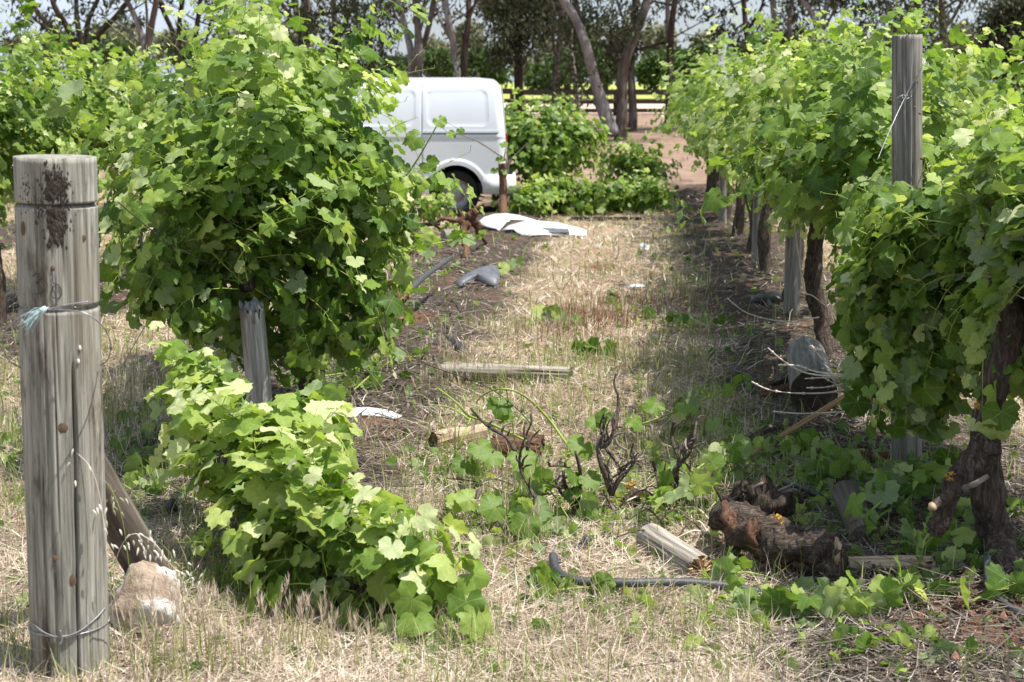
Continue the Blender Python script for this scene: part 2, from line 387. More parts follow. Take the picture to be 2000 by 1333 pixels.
# ------------------------------------------------------------------ scattered ground cover (stuff)
def blades(pos, head, lean, length, width, bend, tint):
    """each blade: two quads and a tip; lean 0 = upright, 1 = flat on the ground"""
    n = len(pos)
    hx, hy = np.cos(head), np.sin(head)
    d1 = np.stack([hx*lean, hy*lean, 1 - lean], -1); d1 /= np.linalg.norm(d1, axis=1)[:, None]
    l2 = np.clip(lean + bend, 0, 1.25)
    d2 = np.stack([hx*l2, hy*l2, 1 - l2], -1); d2 /= np.linalg.norm(d2, axis=1)[:, None]
    side = np.stack([-hy, hx, np.zeros(n)], -1)
    tw = NR.uniform(-1, 1, n)[:, None]; side = side*np.sqrt(1 - .6*tw**2) + d1[:, [1, 0, 2]]*0 + np.stack([hx, hy, np.zeros(n)], -1)*tw*.77
    w2 = (width/2)[:, None]; L = length[:, None]
    a = pos; b = pos + d1*L*.55; c = b + d2*L*.45
    V = np.stack([a - side*w2, a + side*w2, b - side*w2*.8, b + side*w2*.8, c], 1).reshape(-1, 3)
    k = (np.arange(n)*5)[:, None]
    Ft = np.stack([k + [0, 1, 3], k + [0, 3, 2], k + [2, 3, 4]], 1).reshape(-1, 3)
    return V, Ft, np.repeat(tint, 5)
def spots(n, y0, y1, power=1.6, spread=.40, extra=.7):
    u = NR.random(n); p = 1 - power
    y = (y0**p + u*(y1**p - y0**p))**(1/p)
    x = NR.uniform(-1, 1, n)*(spread*y + extra)
    return x, y
class Cover:
    def __init__(s): s.V = []; s.F = []; s.T = []; s.n = 0
    def add(s, V, F_, T): s.V.append(V); s.F.append(F_ + s.n); s.T.append(T); s.n += len(V)
    def build(s, name, mat, label, cat):
        if not s.V: return
        o = link(name, np_mesh(name, np.concatenate(s.V), np.concatenate(s.F), {'tint': ('FLOAT', np.concatenate(s.T))}, [mat]), kind='stuff')
        return tag(o, label, cat)
straw = Cover(); green = Cover(); twig = Cover(); dock = Cover()
# flattened straw
x, y = spots(190000, 3.4, 27, 1.7)
mu, so_, di = zones(x, y)
keep = (NR.random(len(x)) < (1 - .92*mu)*(1 - .93*so_)*(1 - di))
x, y = x[keep], y[keep]; n = len(x); far = np.clip(y/7, .8, 2.6)
patch = wob(x, y, 2.2, .6)
straw.add(*blades(np.stack([x, y, hz(x, y) + NR.uniform(0, .03, n)], -1), NR.uniform(0, 6.283, n), NR.uniform(.72, 1.0, n), NR.uniform(.06, .19, n)*far**.3, NR.uniform(.003, .0058, n)*far, NR.uniform(-.12, .2, n), np.clip(NR.normal(.60, .27, n) + .24*patch, 0, 1)))
# standing dry stalks
x, y = spots(60000, 3.4, 27, 1.6)
mu, so_, di = zones(x, y); keep = NR.random(len(x)) < (.25 + .75*sstep(-.2, .5, wob(x, y, 1.3, 2.2)))*(1 - .9*mu)*(1 - so_)*(1 - di)
x, y = x[keep], y[keep]; n = len(x); far = np.clip(y/7, .8, 2.6)
straw.add(*blades(np.stack([x, y, hz(x, y)], -1), NR.uniform(0, 6.283, n), NR.uniform(.05, .5, n), NR.uniform(.05, .17, n), NR.uniform(.0018, .0034, n)*far, NR.uniform(0, .5, n), np.clip(NR.normal(.62, .2, n), 0, 1)))
# green and greenish blades, in drifts
x, y = spots(130000, 3.4, 27, 1.6)
mu, so_, di = zones(x, y); s = x - .0763*y
dens = .10 + .5*sstep(-.05, .5, wob(x, y, 1.1, 4.2)) + .22*sstep(5.6, 6.6, y)*sstep(13, 9, y) + .4*sstep(.15, .5, s)*sstep(9, 13, y)*sstep(1.0, .7, s) + .2*sstep(.1, .6, wob(x, y, .7, .3))
dens = dens*(.5 + .5*sstep(4.9, 6.0, y))
keep = NR.random(len(x)) < dens*(1 - .85*mu)*(1 - so_)*(1 - di)
x, y = x[keep], y[keep]; n = len(x); far = np.clip(y/7, .8, 2.4)
green.add(*blades(np.stack([x, y, hz(x, y)], -1), NR.uniform(0, 6.283, n), NR.uniform(.03, .4, n), NR.uniform(.05, .22, n), NR.uniform(.0024, .0052, n)*far, NR.uniform(0, .6, n), np.clip(NR.normal(.55, .25, n), 0, 1)))
def clump(cov, u, v, n, rad, hgt, wid, tint, lean=(.02, .3), head=False, sd=.1):
    c = G(u, v); x = c.x + NR.normal(0, rad, n); y = c.y + NR.normal(0, rad, n)
    h_ = NR.uniform(hgt*.55, hgt*1.1, n); hd = NR.uniform(0, 6.283, n); ln = NR.uniform(*lean, n); bd = NR.uniform(0, .25, n)
    t = np.clip(NR.normal(tint, sd, n), 0, 1)
    cov.add(*blades(np.stack([x, y, hz(x, y)], -1), hd, ln, h_, np.full(n, wid), bd, t))
    if head:      # bristly seed heads on top
        for j in range(n):
            if NR.random() < .55:
                d1 = np.array([math.cos(hd[j])*ln[j], math.sin(hd[j])*ln[j], 1 - ln[j]]); d1 /= np.linalg.norm(d1)
                l2 = ln[j] + bd[j]; d2 = np.array([math.cos(hd[j])*l2, math.sin(hd[j])*l2, 1 - l2]); d2 /= np.linalg.norm(d2)
                tip = np.array([x[j], y[j], hz1(x[j], y[j])]) + d1*h_[j]*.55 + d2*h_[j]*.36
                q = 11
                pp = np.repeat(tip[None], q, 0) + d2[None]*(np.linspace(0, .045, q)[:, None])
                straw.add(*blades(pp, NR.uniform(0, 6.283, q), NR.uniform(.1, .34, q), np.full(q, .035), np.full(q, .0028), np.full(q, .05), np.clip(NR.normal(.58, .12, q), 0, 1)))
for u, v, n, hgt in ((330, 1330, 26, .26), (385, 1300, 26, .24), (440, 1320, 22, .22), (300, 1345, 16, .2), (540, 1300, 20, .22), (600, 1290, 22, .2), (640, 1310, 16, .18), (500, 1330, 20, .16), (720, 1300, 12, .14)):
    clump(green, u, v, n, .035, hgt, .004, .72, (.02, .22), True)
for u, v, n in ((880, 735, 30), (900, 760, 26), (930, 745, 24), (960, 770, 22), (840, 770, 18), (1000, 760, 16), (880, 800, 20), (930, 900, 24), (700, 900, 20), (1050, 1080, 16), (1020, 1010, 16), (905, 930, 20), (850, 880, 16), (990, 680, 18), (1080, 690, 22)):
    clump(green, u, v, n, .08, .2, .0036, .55, (.02, .2), True)
for u, v, n in ((1290, 1300, 14), (1215, 1250, 12), (1480, 1290, 12), (1390, 1330, 16), (1130, 1320, 12), (930, 1300, 12), (830, 1310, 10), (1560, 1330, 9), (1060, 1200, 9), (1290, 1180, 9), (1900, 1320, 10), (990, 1130, 14), (940, 1190, 10)):
    clump(green, u, v, n, .07, .15, .0034, .45, (.03, .3))
for u, v, n in ((620, 860, 60), (600, 830, 30), (230, 770, 40), (265, 790, 40), (30, 850, 40), (300, 740, 30), (250, 880, 40)):
    clump(straw, u, v, n, .12, .22, .004, .75, (.02, .35), False)
for u, v, n, rr in ((1150, 625, 260, .22), (1190, 640, 200, .2), (1110, 660, 140, .18), (1240, 600, 150, .25), (1350, 600, 120, .3)):
    clump(dock, u, v, n, rr, .2, .005, .5, (.05, .4), False, .25)
# twig mulch under the rows
x, y = spots(190000, 3.5, 26, 1.6)
mu, so_, di = zones(x, y); keep = NR.random(len(x)) < np.clip(.07 + .16*sstep(-.1, .5, wob(x, y, 1.9, 5.)) + .10*sstep(5.4, 6.2, y) + mu, 0, 1)*(1 - .6*so_)*(1 - di)
x, y = x[keep], y[keep]; n = len(x); far = np.clip(y/7, .8, 2.4)
twig.add(*blades(np.stack([x, y, hz(x, y) + NR.uniform(.0, .035, n)], -1), NR.uniform(0, 6.283, n), NR.uniform(.86, 1.05, n), np.where(NR.random(n) < .75, NR.uniform(.015, .06, n), NR.gamma(2.0, .05, n) + .04), NR.uniform(.003, .008, n)*far, NR.uniform(-.06, .06, n), np.clip(NR.gamma(1.8, .22, n), 0, 1)))
# fallen sticks, thicker and darker
x, y = spots(5200, 3.8, 22, 1.5); mu, so_, di = zones(x, y); keep = NR.random(len(x)) < np.clip(.06 + mu, 0, 1)*(1 - di)
x, y = x[keep], y[keep]; n = len(x); far = np.clip(y/8, .8, 1.8)
twig.add(*blades(np.stack([x, y, hz(x, y) + NR.uniform(.01, .05, n)], -1), NR.uniform(0, 6.283, n), NR.uniform(.88, 1.02, n), NR.uniform(.12, .45, n), NR.uniform(.006, .013, n)*far, NR.uniform(-.05, .05, n), np.clip(NR.normal(.25, .18, n), 0, 1)))
straw.build('dry_grass', M_STRAW, 'bleached dry straw grass flattened between the vine rows', 'grass')
green.build('green_grass', M_GRASS, 'thin green grass blades growing through the straw', 'grass')
dock.build('brown_weeds', M_BROWNGRASS, 'rusty brown dried weeds in the middle of the grass strip', 'weeds')
twig.build('twig_mulch', M_TWIG, 'grey twig litter under the vine rows', 'twigs')
# soil crumbs
x, y = spots(9000, 3.6, 16, 1.6); mu, so_, di = zones(x, y); keep = NR.random(len(x)) < (so_*.8 + .1*mu); x, y = x[keep], y[keep]; n = len(x)
r = NR.gamma(2, .0035, n) + .003
base = np.array([[1, 0, 0], [-.5, .87, 0], [-.5, -.87, 0], [0, 0, 1.0], [.1, .1, -.8]])
V = (base[None]*r[:, None, None]*NR.uniform(.6, 1.3, (n, 5, 1)) + np.stack([x, y, hz(x, y) + .3*r], -1)[:, None]).reshape(-1, 3)
k = (np.arange(n)*5)[:, None]
Fc = np.stack([k+[0, 1, 3], k+[1, 2, 3], k+[2, 0, 3], k+[1, 0, 4], k+[2, 1, 4], k+[0, 2, 4]], 1).reshape(-1, 3)
crumb = link('soil_crumbs', np_mesh('soil_crumbs', V, Fc, None, [simple('red_soil', (.19, .10, .065), .95, .4, 60)]), kind='stuff')
tag(crumb, 'small red brown soil crumbs on the bare patches', 'soil')

# ------------------------------------------------------------------ vine leaves
HALF = [(0, 1.0), (9, .87), (17, .92), (28, .77), (38, .88), (46, .85), (55, .97), (64, .82), (72, .85), (83, .74), (94, .83), (104, .86), (116, .75), (128, .76), (143, .66), (163, .45)]
HALF_LO = [(0, 1.0), (28, .77), (55, .95), (83, .73), (106, .85), (140, .66), (164, .42)]
def leaf_template(half, seed, ring=True):
    rg = random.Random(seed)
    fold = rg.uniform(.05, .55); droop = rg.uniform(.1, .6); cup = rg.uniform(-.25, .3); wave = rg.uniform(.04, .12); ph = rg.uniform(0, 6)
    asym = rg.uniform(-.08, .08)
    ang = [(-a, r) for a, r in reversed(half[1:])] + list(half)
    def z(x, y):
        r2 = x*x + y*y; r = math.sqrt(r2); a = math.atan2(x, y)
        return -fold*abs(x)*.55 - droop*max(y, 0)**2*.55 + cup*r2*.4 + wave*r*math.sin(5*a + ph) + .05*r*math.cos(6.6*abs(a) + 3.14)
    V = [(0, 0, 0)]; bd = []
    for a, r in ang:
        r = r*(1 + rg.uniform(-.05, .05))*(1 + asym*(1 if a > 0 else -1))
        x, y = r*math.sin(R(a)), r*math.cos(R(a)); bd.append((x, y, a)); V.append((x, y, z(x, y)))
    F = []
    nb = len(bd)
    if ring:
        ra = [-125, -90, -55, -27, 0, 27, 55, 90, 125]
        r0 = len(V)
        for a in ra:
            rr = .45*np.interp(abs(a), [0, 27, 55, 90, 125], [1, .75, .92, .74, .6])
            x, y = rr*math.sin(R(a)), rr*math.cos(R(a)); V.append((x, y, z(x, y)))
        for k in range(len(ra)-1): F.append((0, r0+k+1, r0+k))
        near_ = [min(range(len(ra)), key=lambda j: abs(ra[j]-b[2])) for b in bd]
        for k in range(nb-1):
            i, j = near_[k], near_[k+1]
            F.append((1+k, r0+i, 2+k))
            while i < j: F.append((r0+i, r0+i+1, 2+k)); i += 1
        F.append((0, r0, 1)); F.append((0, nb, r0+len(ra)-1))
    else:
        for k in range(nb-1): F.append((0, 2+k, 1+k))
    # make every face look up
    V = np.array(V); out = []
    for f in F:
        a, b, c_ = V[list(f)]
        nz_ = np.cross((b-a)[:2], (c_-a)[:2])
        out.append(f if nz_ > 0 else (f[0], f[2], f[1]))
    uv = V.copy(); uv[:, 2] = 0
    return V, np.array(out, int), uv
T_HI = [leaf_template(HALF, 100+k) for k in range(9)]
T_LO = [leaf_template(HALF_LO, 300+k, False) for k in range(6)]
TINTS = (.18, .34, .46, .58, .7, .84, .97)
LEAF_ME = {}
def leaf_mesh(k, t):
    q = min(range(len(TINTS)), key=lambda j: abs(TINTS[j]-t)); key = (k, q)
    if key not in LEAF_ME:
        V, F_, uv = T_HI[k]
        LEAF_ME[key] = np_mesh('vine_leaf', V, F_, {'tint': ('FLOAT', np.full(len(V), TINTS[q])), 'luv': ('FLOAT_VECTOR', uv)}, [M_LEAF], True)
    return LEAF_ME[key]
class Leaves:
    """the leaves of one plant: origin, rotation, size, tint, template"""
    def __init__(s): s.o = []; s.r = []; s.s = []; s.t = []
    def add(s, o, nrm, tip, size, tint):
        n_ = Vector(nrm)
        if n_.length < 1e-5: n_ = Vector((0, 0, 1))
        n_.normalize(); t = Vector(tip); t = t - n_*t.dot(n_)
        if t.length < 1e-4: t = n_.orthogonal()
        t.normalize(); x = t.cross(n_)
        s.o.append((o[0], o[1], o[2])); s.r.append(((x.x, t.x, n_.x), (x.y, t.y, n_.y), (x.z, t.z, n_.z))); s.s.append(size); s.t.append(min(max(tint, 0), 1))
    def arr(s): return np.array(s.o), np.array(s.r), np.array(s.s), np.array(s.t)
def leaf_mass(name, parent, o, r, sz, t, tmpl, mat, rng, lo=None):
    if len(o) == 0: return
    org = np.array(ORG[parent]); Vs = []; Fs = []; Ts = []; Us = []; n0 = 0
    pick = rng.integers(0, len(tmpl), len(o))
    if lo is not None: pick = np.where(lo, len(tmpl) + rng.integers(0, len(T_LO), len(o)), pick); tmpl = list(tmpl) + T_LO
    for k, (V, F_, uv) in enumerate(tmpl):
        q = np.where(pick == k)[0]
        if not len(q): continue
        W = np.einsum('nij,vj->nvi', r[q], V)*sz[q][:, None, None] + (o[q] - org)[:, None]
        Vs.append(W.reshape(-1, 3)); Fs.append((F_[None] + (np.arange(len(q))*len(V))[:, None, None] + n0).reshape(-1, 3)); n0 += W.shape[0]*W.shape[1]
        Ts.append(np.repeat(t[q], len(V))); Us.append(np.tile(uv, (len(q), 1)))
    me = np_mesh(name, np.concatenate(Vs), np.concatenate(Fs), {'tint': ('FLOAT', np.concatenate(Ts)), 'luv': ('FLOAT_VECTOR', np.concatenate(Us))}, [mat], True)
    return link(name, me, parent, 'stuff')
def fill(L, c, rad, n, size, seed, tint=.42):
    """leaves through the outer part of a clump"""
    rg = random.Random(seed)
    for k in range(n):
        d = Vector((rg.gauss(0, 1), rg.gauss(0, 1), rg.gauss(0, 1))).normalized()*rg.uniform(.25, 1.15)
        o = Vector(c) + Vector((d.x*rad[0], d.y*rad[1], d.z*rad[2])); o.z = max(o.z, hz1(o.x, o.y) + .03)
        nrm = d*.7 + Vector((rg.gauss(0, .65), rg.gauss(0, .65), .3 + rg.gauss(0, .4)))
        L.add(o, -nrm if rg.random() < .13 else nrm, (rg.gauss(0, .6), rg.gauss(0, .6), -.9), size*rg.uniform(.55, 1.15), tint + rg.gauss(0, .16))
def prune(L, u0, u1, v0, v1, ymax):
    o = np.array(L.o); u, v, d = pix(o); bad = (u > u0) & (u < u1) & (v > v0) & (v < v1) & (o[:, 1] < ymax)
    for nm in ('o', 'r', 's', 't'): setattr(L, nm, [q for q, k in zip(getattr(L, nm), bad) if not k])
PLANTS = []      # (thing, Leaves, individual leaves wanted, template set, seed)

def grow_shoot(L, stems, start, d0, length, rg, axis_pt, size=.075, droop=1.0, inter=.062, stem_r=.0032, petioles=True, tint0=.30, lat=.45, keep=1.0, stem_seg=4):
    n = max(4, int(length/inter)); p = Vector(start); d = Vector(d0).normalized(); pts = [p.copy()]
    side = rg.choice((-1, 1)); bias = rg.uniform(-.1, .1)
    for i in range(n):
        f = i/n
        d = d + Vector((rg.gauss(0, .10), rg.gauss(0, .10), rg.gauss(0, .08) - droop*.13*f)); d.normalize()
        p = p + d*inter*rg.uniform(.8, 1.2); pts.append(p.copy())
        if p.z < hz1(p.x, p.y) + .02: p.z = hz1(p.x, p.y) + .02; d.z = abs(d.z)*.2
        if rg.random() > keep: continue
        perp = d.cross(Vector((0, 0, 1)))
        perp = perp.normalized() if perp.length > .15 else Vector((rg.gauss(0, 1), rg.gauss(0, 1), 0)).normalized()
        perp = Matrix.Rotation(rg.uniform(-.9, .9), 3, d) @ perp
        out = p - axis_pt; out.z *= .5
        out = out.normalized() if out.length > .05 else Vector((rg.gauss(0, 1), rg.gauss(0, 1), .3)).normalized()
        for q in range(2 if rg.random() < lat and f < .85 else 1):
            side = -side
            pd = (perp*side + Vector((0, 0, .35)) + d*.25 + out*.35).normalized()
            young = max(0, (f - .68)/.32)
            sz = size*.87*rg.uniform(.6, 1.28)*(1 - .72*young**1.2)*(.8 if q else 1)*(.75 + .5*min(f*4, 1)*.5)
            pl = sz*rg.uniform(.6, 1.1)
            o = p + pd*pl
            nrm = out*.95 + Vector((0, 0, .34)) + SUN*.1 + Vector((rg.gauss(0, .5), rg.gauss(0, .5), rg.gauss(0, .34)))
            if rg.random() < .09: nrm = -nrm          # blown over, pale underside up
            tip = pd*.8 + Vector((0, 0, -.75)) + out*.3 + Vector((rg.gauss(0, .35), rg.gauss(0, .35), rg.gauss(0, .2)))
            L.add(o, nrm, tip, sz, tint0 + bias*1.5 + rg.gauss(.14, .16) + .52*young + (.05 if q else 0))
            if petioles and stems is not None and pl > .02: stems.tube([p, p + pd*pl*.6 + Vector((0, 0, .006)), o], [.0016, .0013, .0011], 3, 0, caps=False)
    if stems is not None:
        stems.tube(pts, [stem_r*(1 - .7*i/len(pts)) for i in range(len(pts))], stem_seg, 0, caps=False)
    return pts

def make_vine(name, label, base, cordon, nsh, seed, group=None, lrange=(.5, 1.15), size=.075, spread=95, droop=1.0, near=True, indiv=0, trunk=None, tr=.055, up=0., lat=.45, tint0=.30, arms=True, bark=None, side_bias=0., inter=.062, petioles=True, curtain=.42, chang=(.5, 1.05), ban=None, wild=5):
    rg = random.Random(seed); base = Vector(base)
    t = thing(name, label, 'grapevine', base, group)
    cordon = smooth_line(cordon, 3)
    mid = cordon[len(cordon)//2]
    bark = bark or M_VBARK
    if trunk is None:
        trunk = [base - Vector((0, 0, .06)), base + Vector((rg.uniform(-.05, .05), rg.uniform(-.05, .05), .35)), base.lerp(mid, .75) + Vector((rg.uniform(-.05, .05), 0, 0)), mid]
    tl = smooth_line(trunk, 7 if near else 4)
    b = MB(); b.tube(tl, [tr*(1.25 - .35*i/len(tl)) for i in range(len(tl))], 12 if near else 7, 0, .16, rg, .25); b.build('trunk', bark, t)
    if arms:
        b = MB(); b.tube(cordon, [tr*.55]*len(cordon), 8 if near else 6, 0, .2, rg, .3)
        if near:      # spurs
            for k in range(14):
                q = rg.choice(cordon); b.tube([q, q + Vector((rg.uniform(-.04, .04), rg.uniform(-.06, .06), rg.uniform(.04, .12)))], [.012, .008], 5, 0, .2, rg)
        b.build('cordon', bark, t)
    L = Leaves(); stems = MB() if near else None
    for k in range(nsh + wild):
        q = cordon[rg.randrange(len(cordon))] + Vector((rg.gauss(0, .04), rg.gauss(0, .06), rg.gauss(.02, .03)))
        if k >= nsh:                   # long shoots standing out of the crown
            a = R(rg.uniform(-40, 40)); ln = lrange[1]*rg.uniform(1.05, 1.3); dr = droop*rg.uniform(.2, .7)
        elif rg.random() < curtain:    # shoots that fall over and hang
            sg = -1 if rg.random() < .5 - side_bias/120 else 1
            if rg.random() < .4:       # inside, straight down
                a = R(sg*rg.uniform(80, 150)); ln = rg.uniform(.45*chang[0], .68*chang[1]); dr = droop*rg.uniform(2, 4)
            else:
                a = R(sg*rg.uniform(30, 88)); ln = rg.uniform(*chang); dr = droop*rg.uniform(2.3, 4.6); q = q + Vector((0, 0, rg.uniform(0, .25)*min(1, mid.z)))
        else:
            a = R(rg.triangular(-spread, spread, side_bias)); ln = rg.uniform(*lrange); dr = droop*rg.uniform(.3, .9)
        d0 = ROWX*math.sin(a) + Vector((0, 0, 1))*(math.cos(a) + up) + ROW*rg.gauss(0, .38)
        L2 = Leaves(); st2 = MB() if stems is not None else None
        grow_shoot(L2, st2, q, d0, ln, rg, mid if not arms else Vector((q.x, q.y, mid.z - .05)), size, dr, inter if near else inter*1.45, petioles=petioles and near, tint0=tint0, lat=lat)
        if ban is not None and L2.o:
            u_, v_, d_ = pix(np.array(L2.o)); bad = [ban(uu, vv_, pp) for uu, vv_, pp in zip(u_, v_, L2.o)]
            if sum(bad) > .22*len(bad): continue
        L.o += L2.o; L.r += L2.r; L.s += L2.s; L.t += L2.t
        if st2 is not None: stems.add(st2.v, st2.f)
    if stems is not None: stems.build('shoots', M_SHOOT, t, kind='stuff')
    PLANTS.append((t, L, indiv, T_HI if near else T_LO, seed))
    return t, L
def finish_plants():
    """leaves that show largest become parts of their own (up to the number wanted), the rest one mass"""
    data = [(pl[1].arr()) for pl in PLANTS]
    owner = np.concatenate([np.full(len(d[0]), k) for k, d in enumerate(data)]); ii = np.concatenate([np.arange(len(d[0])) for d in data])
    O = np.concatenate([d[0] for d in data]); S = np.concatenate([d[2] for d in data]); Rm = np.concatenate([d[1] for d in data])
    C = O + Rm[:, :, 1]*(S*.25)[:, None]
    u, v, dep = pix(C); rad = FOC*S*.6/dep/5.0
    vis = np.zeros(len(O), int); grid = np.zeros((267, 400), bool)
    for k in np.argsort(dep):
        cx, cy_, r_ = u[k]/5, v[k]/5, max(rad[k], .5)
        x0, x1, y0, y1 = max(int(cx - r_), 0), min(int(cx + r_) + 1, 400), max(int(cy_ - r_), 0), min(int(cy_ + r_) + 1, 267)
        if x1 <= x0 or y1 <= y0: continue
        g = grid[y0:y1, x0:x1]; vis[k] = g.size - int(g.sum())
        # leaves are not opaque discs: cover the core only
        c0 = max(int(cx - r_*.65), 0), min(int(cx + r_*.65) + 1, 400), max(int(cy_ - r_*.65), 0), min(int(cy_ + r_*.65) + 1, 267)
        if c0[1] > c0[0] and c0[3] > c0[2]: grid[c0[2]:c0[3], c0[0]:c0[1]] = True
    tot = 0
    for k, (t, L, want, tmpl, seed) in enumerate(PLANTS):
        o, r, s, ti = data[k]; rg = np.random.default_rng(seed)
        sel = np.where(owner == k)[0]; vv = vis[sel]
        order = np.argsort(-vv); order = order[vv[order] >= 3][:want]
        single = np.zeros(len(o), bool); single[ii[sel[order]]] = True
        org = ORG[t]
        for j in np.where(single)[0]:
            me = leaf_mesh(int(rg.integers(0, len(T_HI))), float(ti[j]))
            lo = bpy.data.objects.new('leaf', me); COL.objects.link(lo); lo.parent = t
            a = np.eye(4); a[:3, :3] = r[j]*s[j]; a[:3, 3] = o[j] - np.array(org)
            lo.matrix_basis = Matrix(a.tolist()); tot += 1
        m_ = ~single
        hid = np.zeros(len(o), bool); hid[ii[sel]] = vv < 2
        leaf_mass('foliage', t, o[m_], r[m_], s[m_], ti[m_], tmpl, M_LEAF if tmpl is T_HI else M_LEAFFAR, rg, hid[m_] if tmpl is T_HI else None)
    scene['leaf_count'] = len(O); scene['single_leaves'] = tot

# ------------------------------------------------------------------ the vine rows
def cord(k, y0, y1, z=1.05, jit=.05, seed=0, dx=0.):
    rg = random.Random(seed); n = 6
    return [Vector((rowx(k, y) + dx + rg.uniform(-jit, jit), y, hz1(rowx(k, y), y) + z + rg.uniform(-.06, .06))) for y in np.linspace(y0, y1, n)]
def rowbase(k, y, dx=0.): x = rowx(k, y) + dx; return (x, y, hz1(x, y))
# left row, near: the tall bushy one and the ones behind it
b0 = G(612, 860)
_, LA = make_vine('grapevine', 'big bushy grapevine in the left row hiding the front of the white van', (b0.x, b0.y, b0.z), [P(480, 560, 6.8), P(520, 500, 7.2), P(510, 470, 7.8), P(540, 440, 8.4)], 235, 1, lrange=(.5, 1.42), size=.078, chang=(.5, 1.3), curtain=.52, spread=60, droop=1.05, indiv=300, tr=.06,
          wild=16, ban=lambda u, v, p: (u > 785 and 90 < v < 345) or (462 < u < 532 and v > 590 and p[1] < 7.0) or (u < 330 and v > 640) or (u < 360 and v < 100), trunk=[b0 - Vector((0, 0, .05)), P(612, 760, 7.5), P(600, 680, 7.5), P(590, 560, 7.5), P(585, 490, 7.6)])
fill(LA, P(330, 540, 6.9), (.28, .35, .30), 110, .066, 701); fill(LA, P(690, 540, 7.1), (.28, .4, .36), 130, .066, 702); fill(LA, P(770, 440, 7.4), (.22, .3, .22), 70, .064, 703); fill(LA, P(400, 610, 6.8), (.2, .2, .17), 70, .062, 707); fill(LA, P(500, 620, 7.6), (.28, .2, .22), 110, .064, 709, .34); fill(LA, P(560, 690, 7.3), (.2, .2, .12), 50, .06, 710, .36); fill(LA, P(660, 640, 7.0), (.2, .2, .14), 60, .062, 708)
prune(LA, 785, 1200, 90, 345, 12); prune(LA, 0, 360, 40, 110, 9); prune(LA, 462, 532, 588, 900, 6.95); prune(LA, 0, 330, 640, 900, 9)
_, LB = make_vine('grapevine', 'second vine of the left row, upright shoots left of the white van', rowbase(0, 9.9), cord(0, 9.0, 10.5, 1.12, seed=5, dx=-.45), 100, 2, lrange=(.5, 1.1), size=.075, spread=70, indiv=150, droop=.9, ban=lambda u, v, p: u > 775 and 90 < v < 350)
prune(LB, 775, 1200, 90, 350, 13)
# the crushed low vine in front, spilling to the right
b1 = G(545, 1165)
_, LX = make_vine('crushed_grapevine', 'low crushed vine sprawling in front of the short grey post', (b1.x, b1.y, b1.z), [P(430, 840, 5.9), P(500, 880, 5.7), P(510, 980, 5.5), P(550, 1070, 5.25), P(640, 1130, 5.0), P(750, 1165, 4.9), P(840, 1190, 4.85)], 135, 3, lrange=(.16, .5), size=.084, curtain=.35, chang=(.2, .5), spread=95, droop=1.3, indiv=300, tr=.022, tint0=.5,
          wild=6, ban=lambda u, v, p: (452 < u < 540 and v < 790) or u < 295 or (u > 700 and v < 950) or u > 940 or (u < 360 and v > 960), trunk=[b1 - Vector((0, 0, .03)), P(535, 1080, 5.5), P(530, 1000, 5.5), P(510, 930, 5.6)], inter=.055)
fill(LX, P(400, 765, 5.9), (.17, .2, .13), 40, .072, 731, .52); fill(LX, P(610, 830, 5.75), (.12, .15, .16), 40, .07, 732, .5); fill(LX, P(560, 1130, 5.1), (.36, .2, .20), 70, .074, 734, .48); fill(LX, P(800, 1190, 4.88), (.19, .15, .10), 36, .078, 735, .52)
prune(LX, 452, 540, 500, 790, 9); prune(LX, 0, 295, 0, 1400, 9); prune(LX, 695, 1400, 0, 955, 9); prune(LX, 935, 1400, 0, 1400, 9); prune(LX, 0, 365, 960, 1400, 9)
# right row
b2 = G(1965, 1140)
_, LC = make_vine('grapevine', 'nearest vine of the right row with gnarled trunk and orange lichen', (b2.x, b2.y, b2.z), [P(2030, 560, 5.2), P(1950, 560, 5.6), P(1900, 550, 6.0), P(1870, 535, 6.5), P(1840, 495, 7.2)], 560, 4, lrange=(.25, .62), size=.078, chang=(.5, 1.1), curtain=.66, spread=90, droop=1.25, indiv=300, tr=.052, side_bias=0,
          ban=lambda u, v, p: (1725 < u < 1822 and v < 372 and p[1] < 6.95) or (u < 1650 and p[1] < 7.2) or (u < 1890 and p[1] < 5.15) or p[1] < 4.85 or (p[0] < 1.6 and p[1] < 5.8 and p[2] > .62), trunk=[b2 - Vector((0, 0, .06)), P(1950, 1060, 5.4), P(1930, 980, 5.4), P(1925, 860, 5.4), P(1945, 740, 5.4), P(1975, 640, 5.4), P(1960, 540, 5.45)])
fill(LC, P(1760, 640, 6.3), (.27, .35, .42), 230, .07, 711, .36); fill(LC, P(1850, 560, 5.9), (.3, .35, .45), 180, .07, 712, .38); fill(LC, P(1960, 430, 5.4), (.22, .3, .30), 150, .07, 713, .42); fill(LC, P(1830, 780, 6.2), (.14, .2, .14), 50, .06, 714, .3)
for nm in ('o', 'r', 's', 't'):      # the side towards the fallen trunk is thin
    keep_ = [not (p[0] < 1.64 and p[1] < 5.85 and p[2] > .62) for p in LC.o] if nm == 'o' else keep_
    setattr(LC, nm, [q for q, k in zip(getattr(LC, nm), keep_) if k])
prune(LC, 1725, 1822, -100, 372, 6.95); prune(LC, 1000, 1650, -100, 1300, 7.2); prune(LC, 0, 1890, -500, 1400, 5.15); prune(LC, 0, 2600, -500, 1400, 4.85)
_, LD = make_vine('grapevine', 'leafy vine left of the tall trellis post in the right row', rowbase(1, 8.1), cord(1, 7.2, 9.0, 1.1, seed=8, dx=-.05), 220, 6, lrange=(.5, 1.2), size=.076, chang=(.35, .72), spread=70, indiv=300, droop=.95, side_bias=-15, ban=lambda u, v, p: 1735 < u < 1815 and v < 360 and p[1] < 7.6)
prune(LD, 1735, 1815, -100, 360, 7.6)
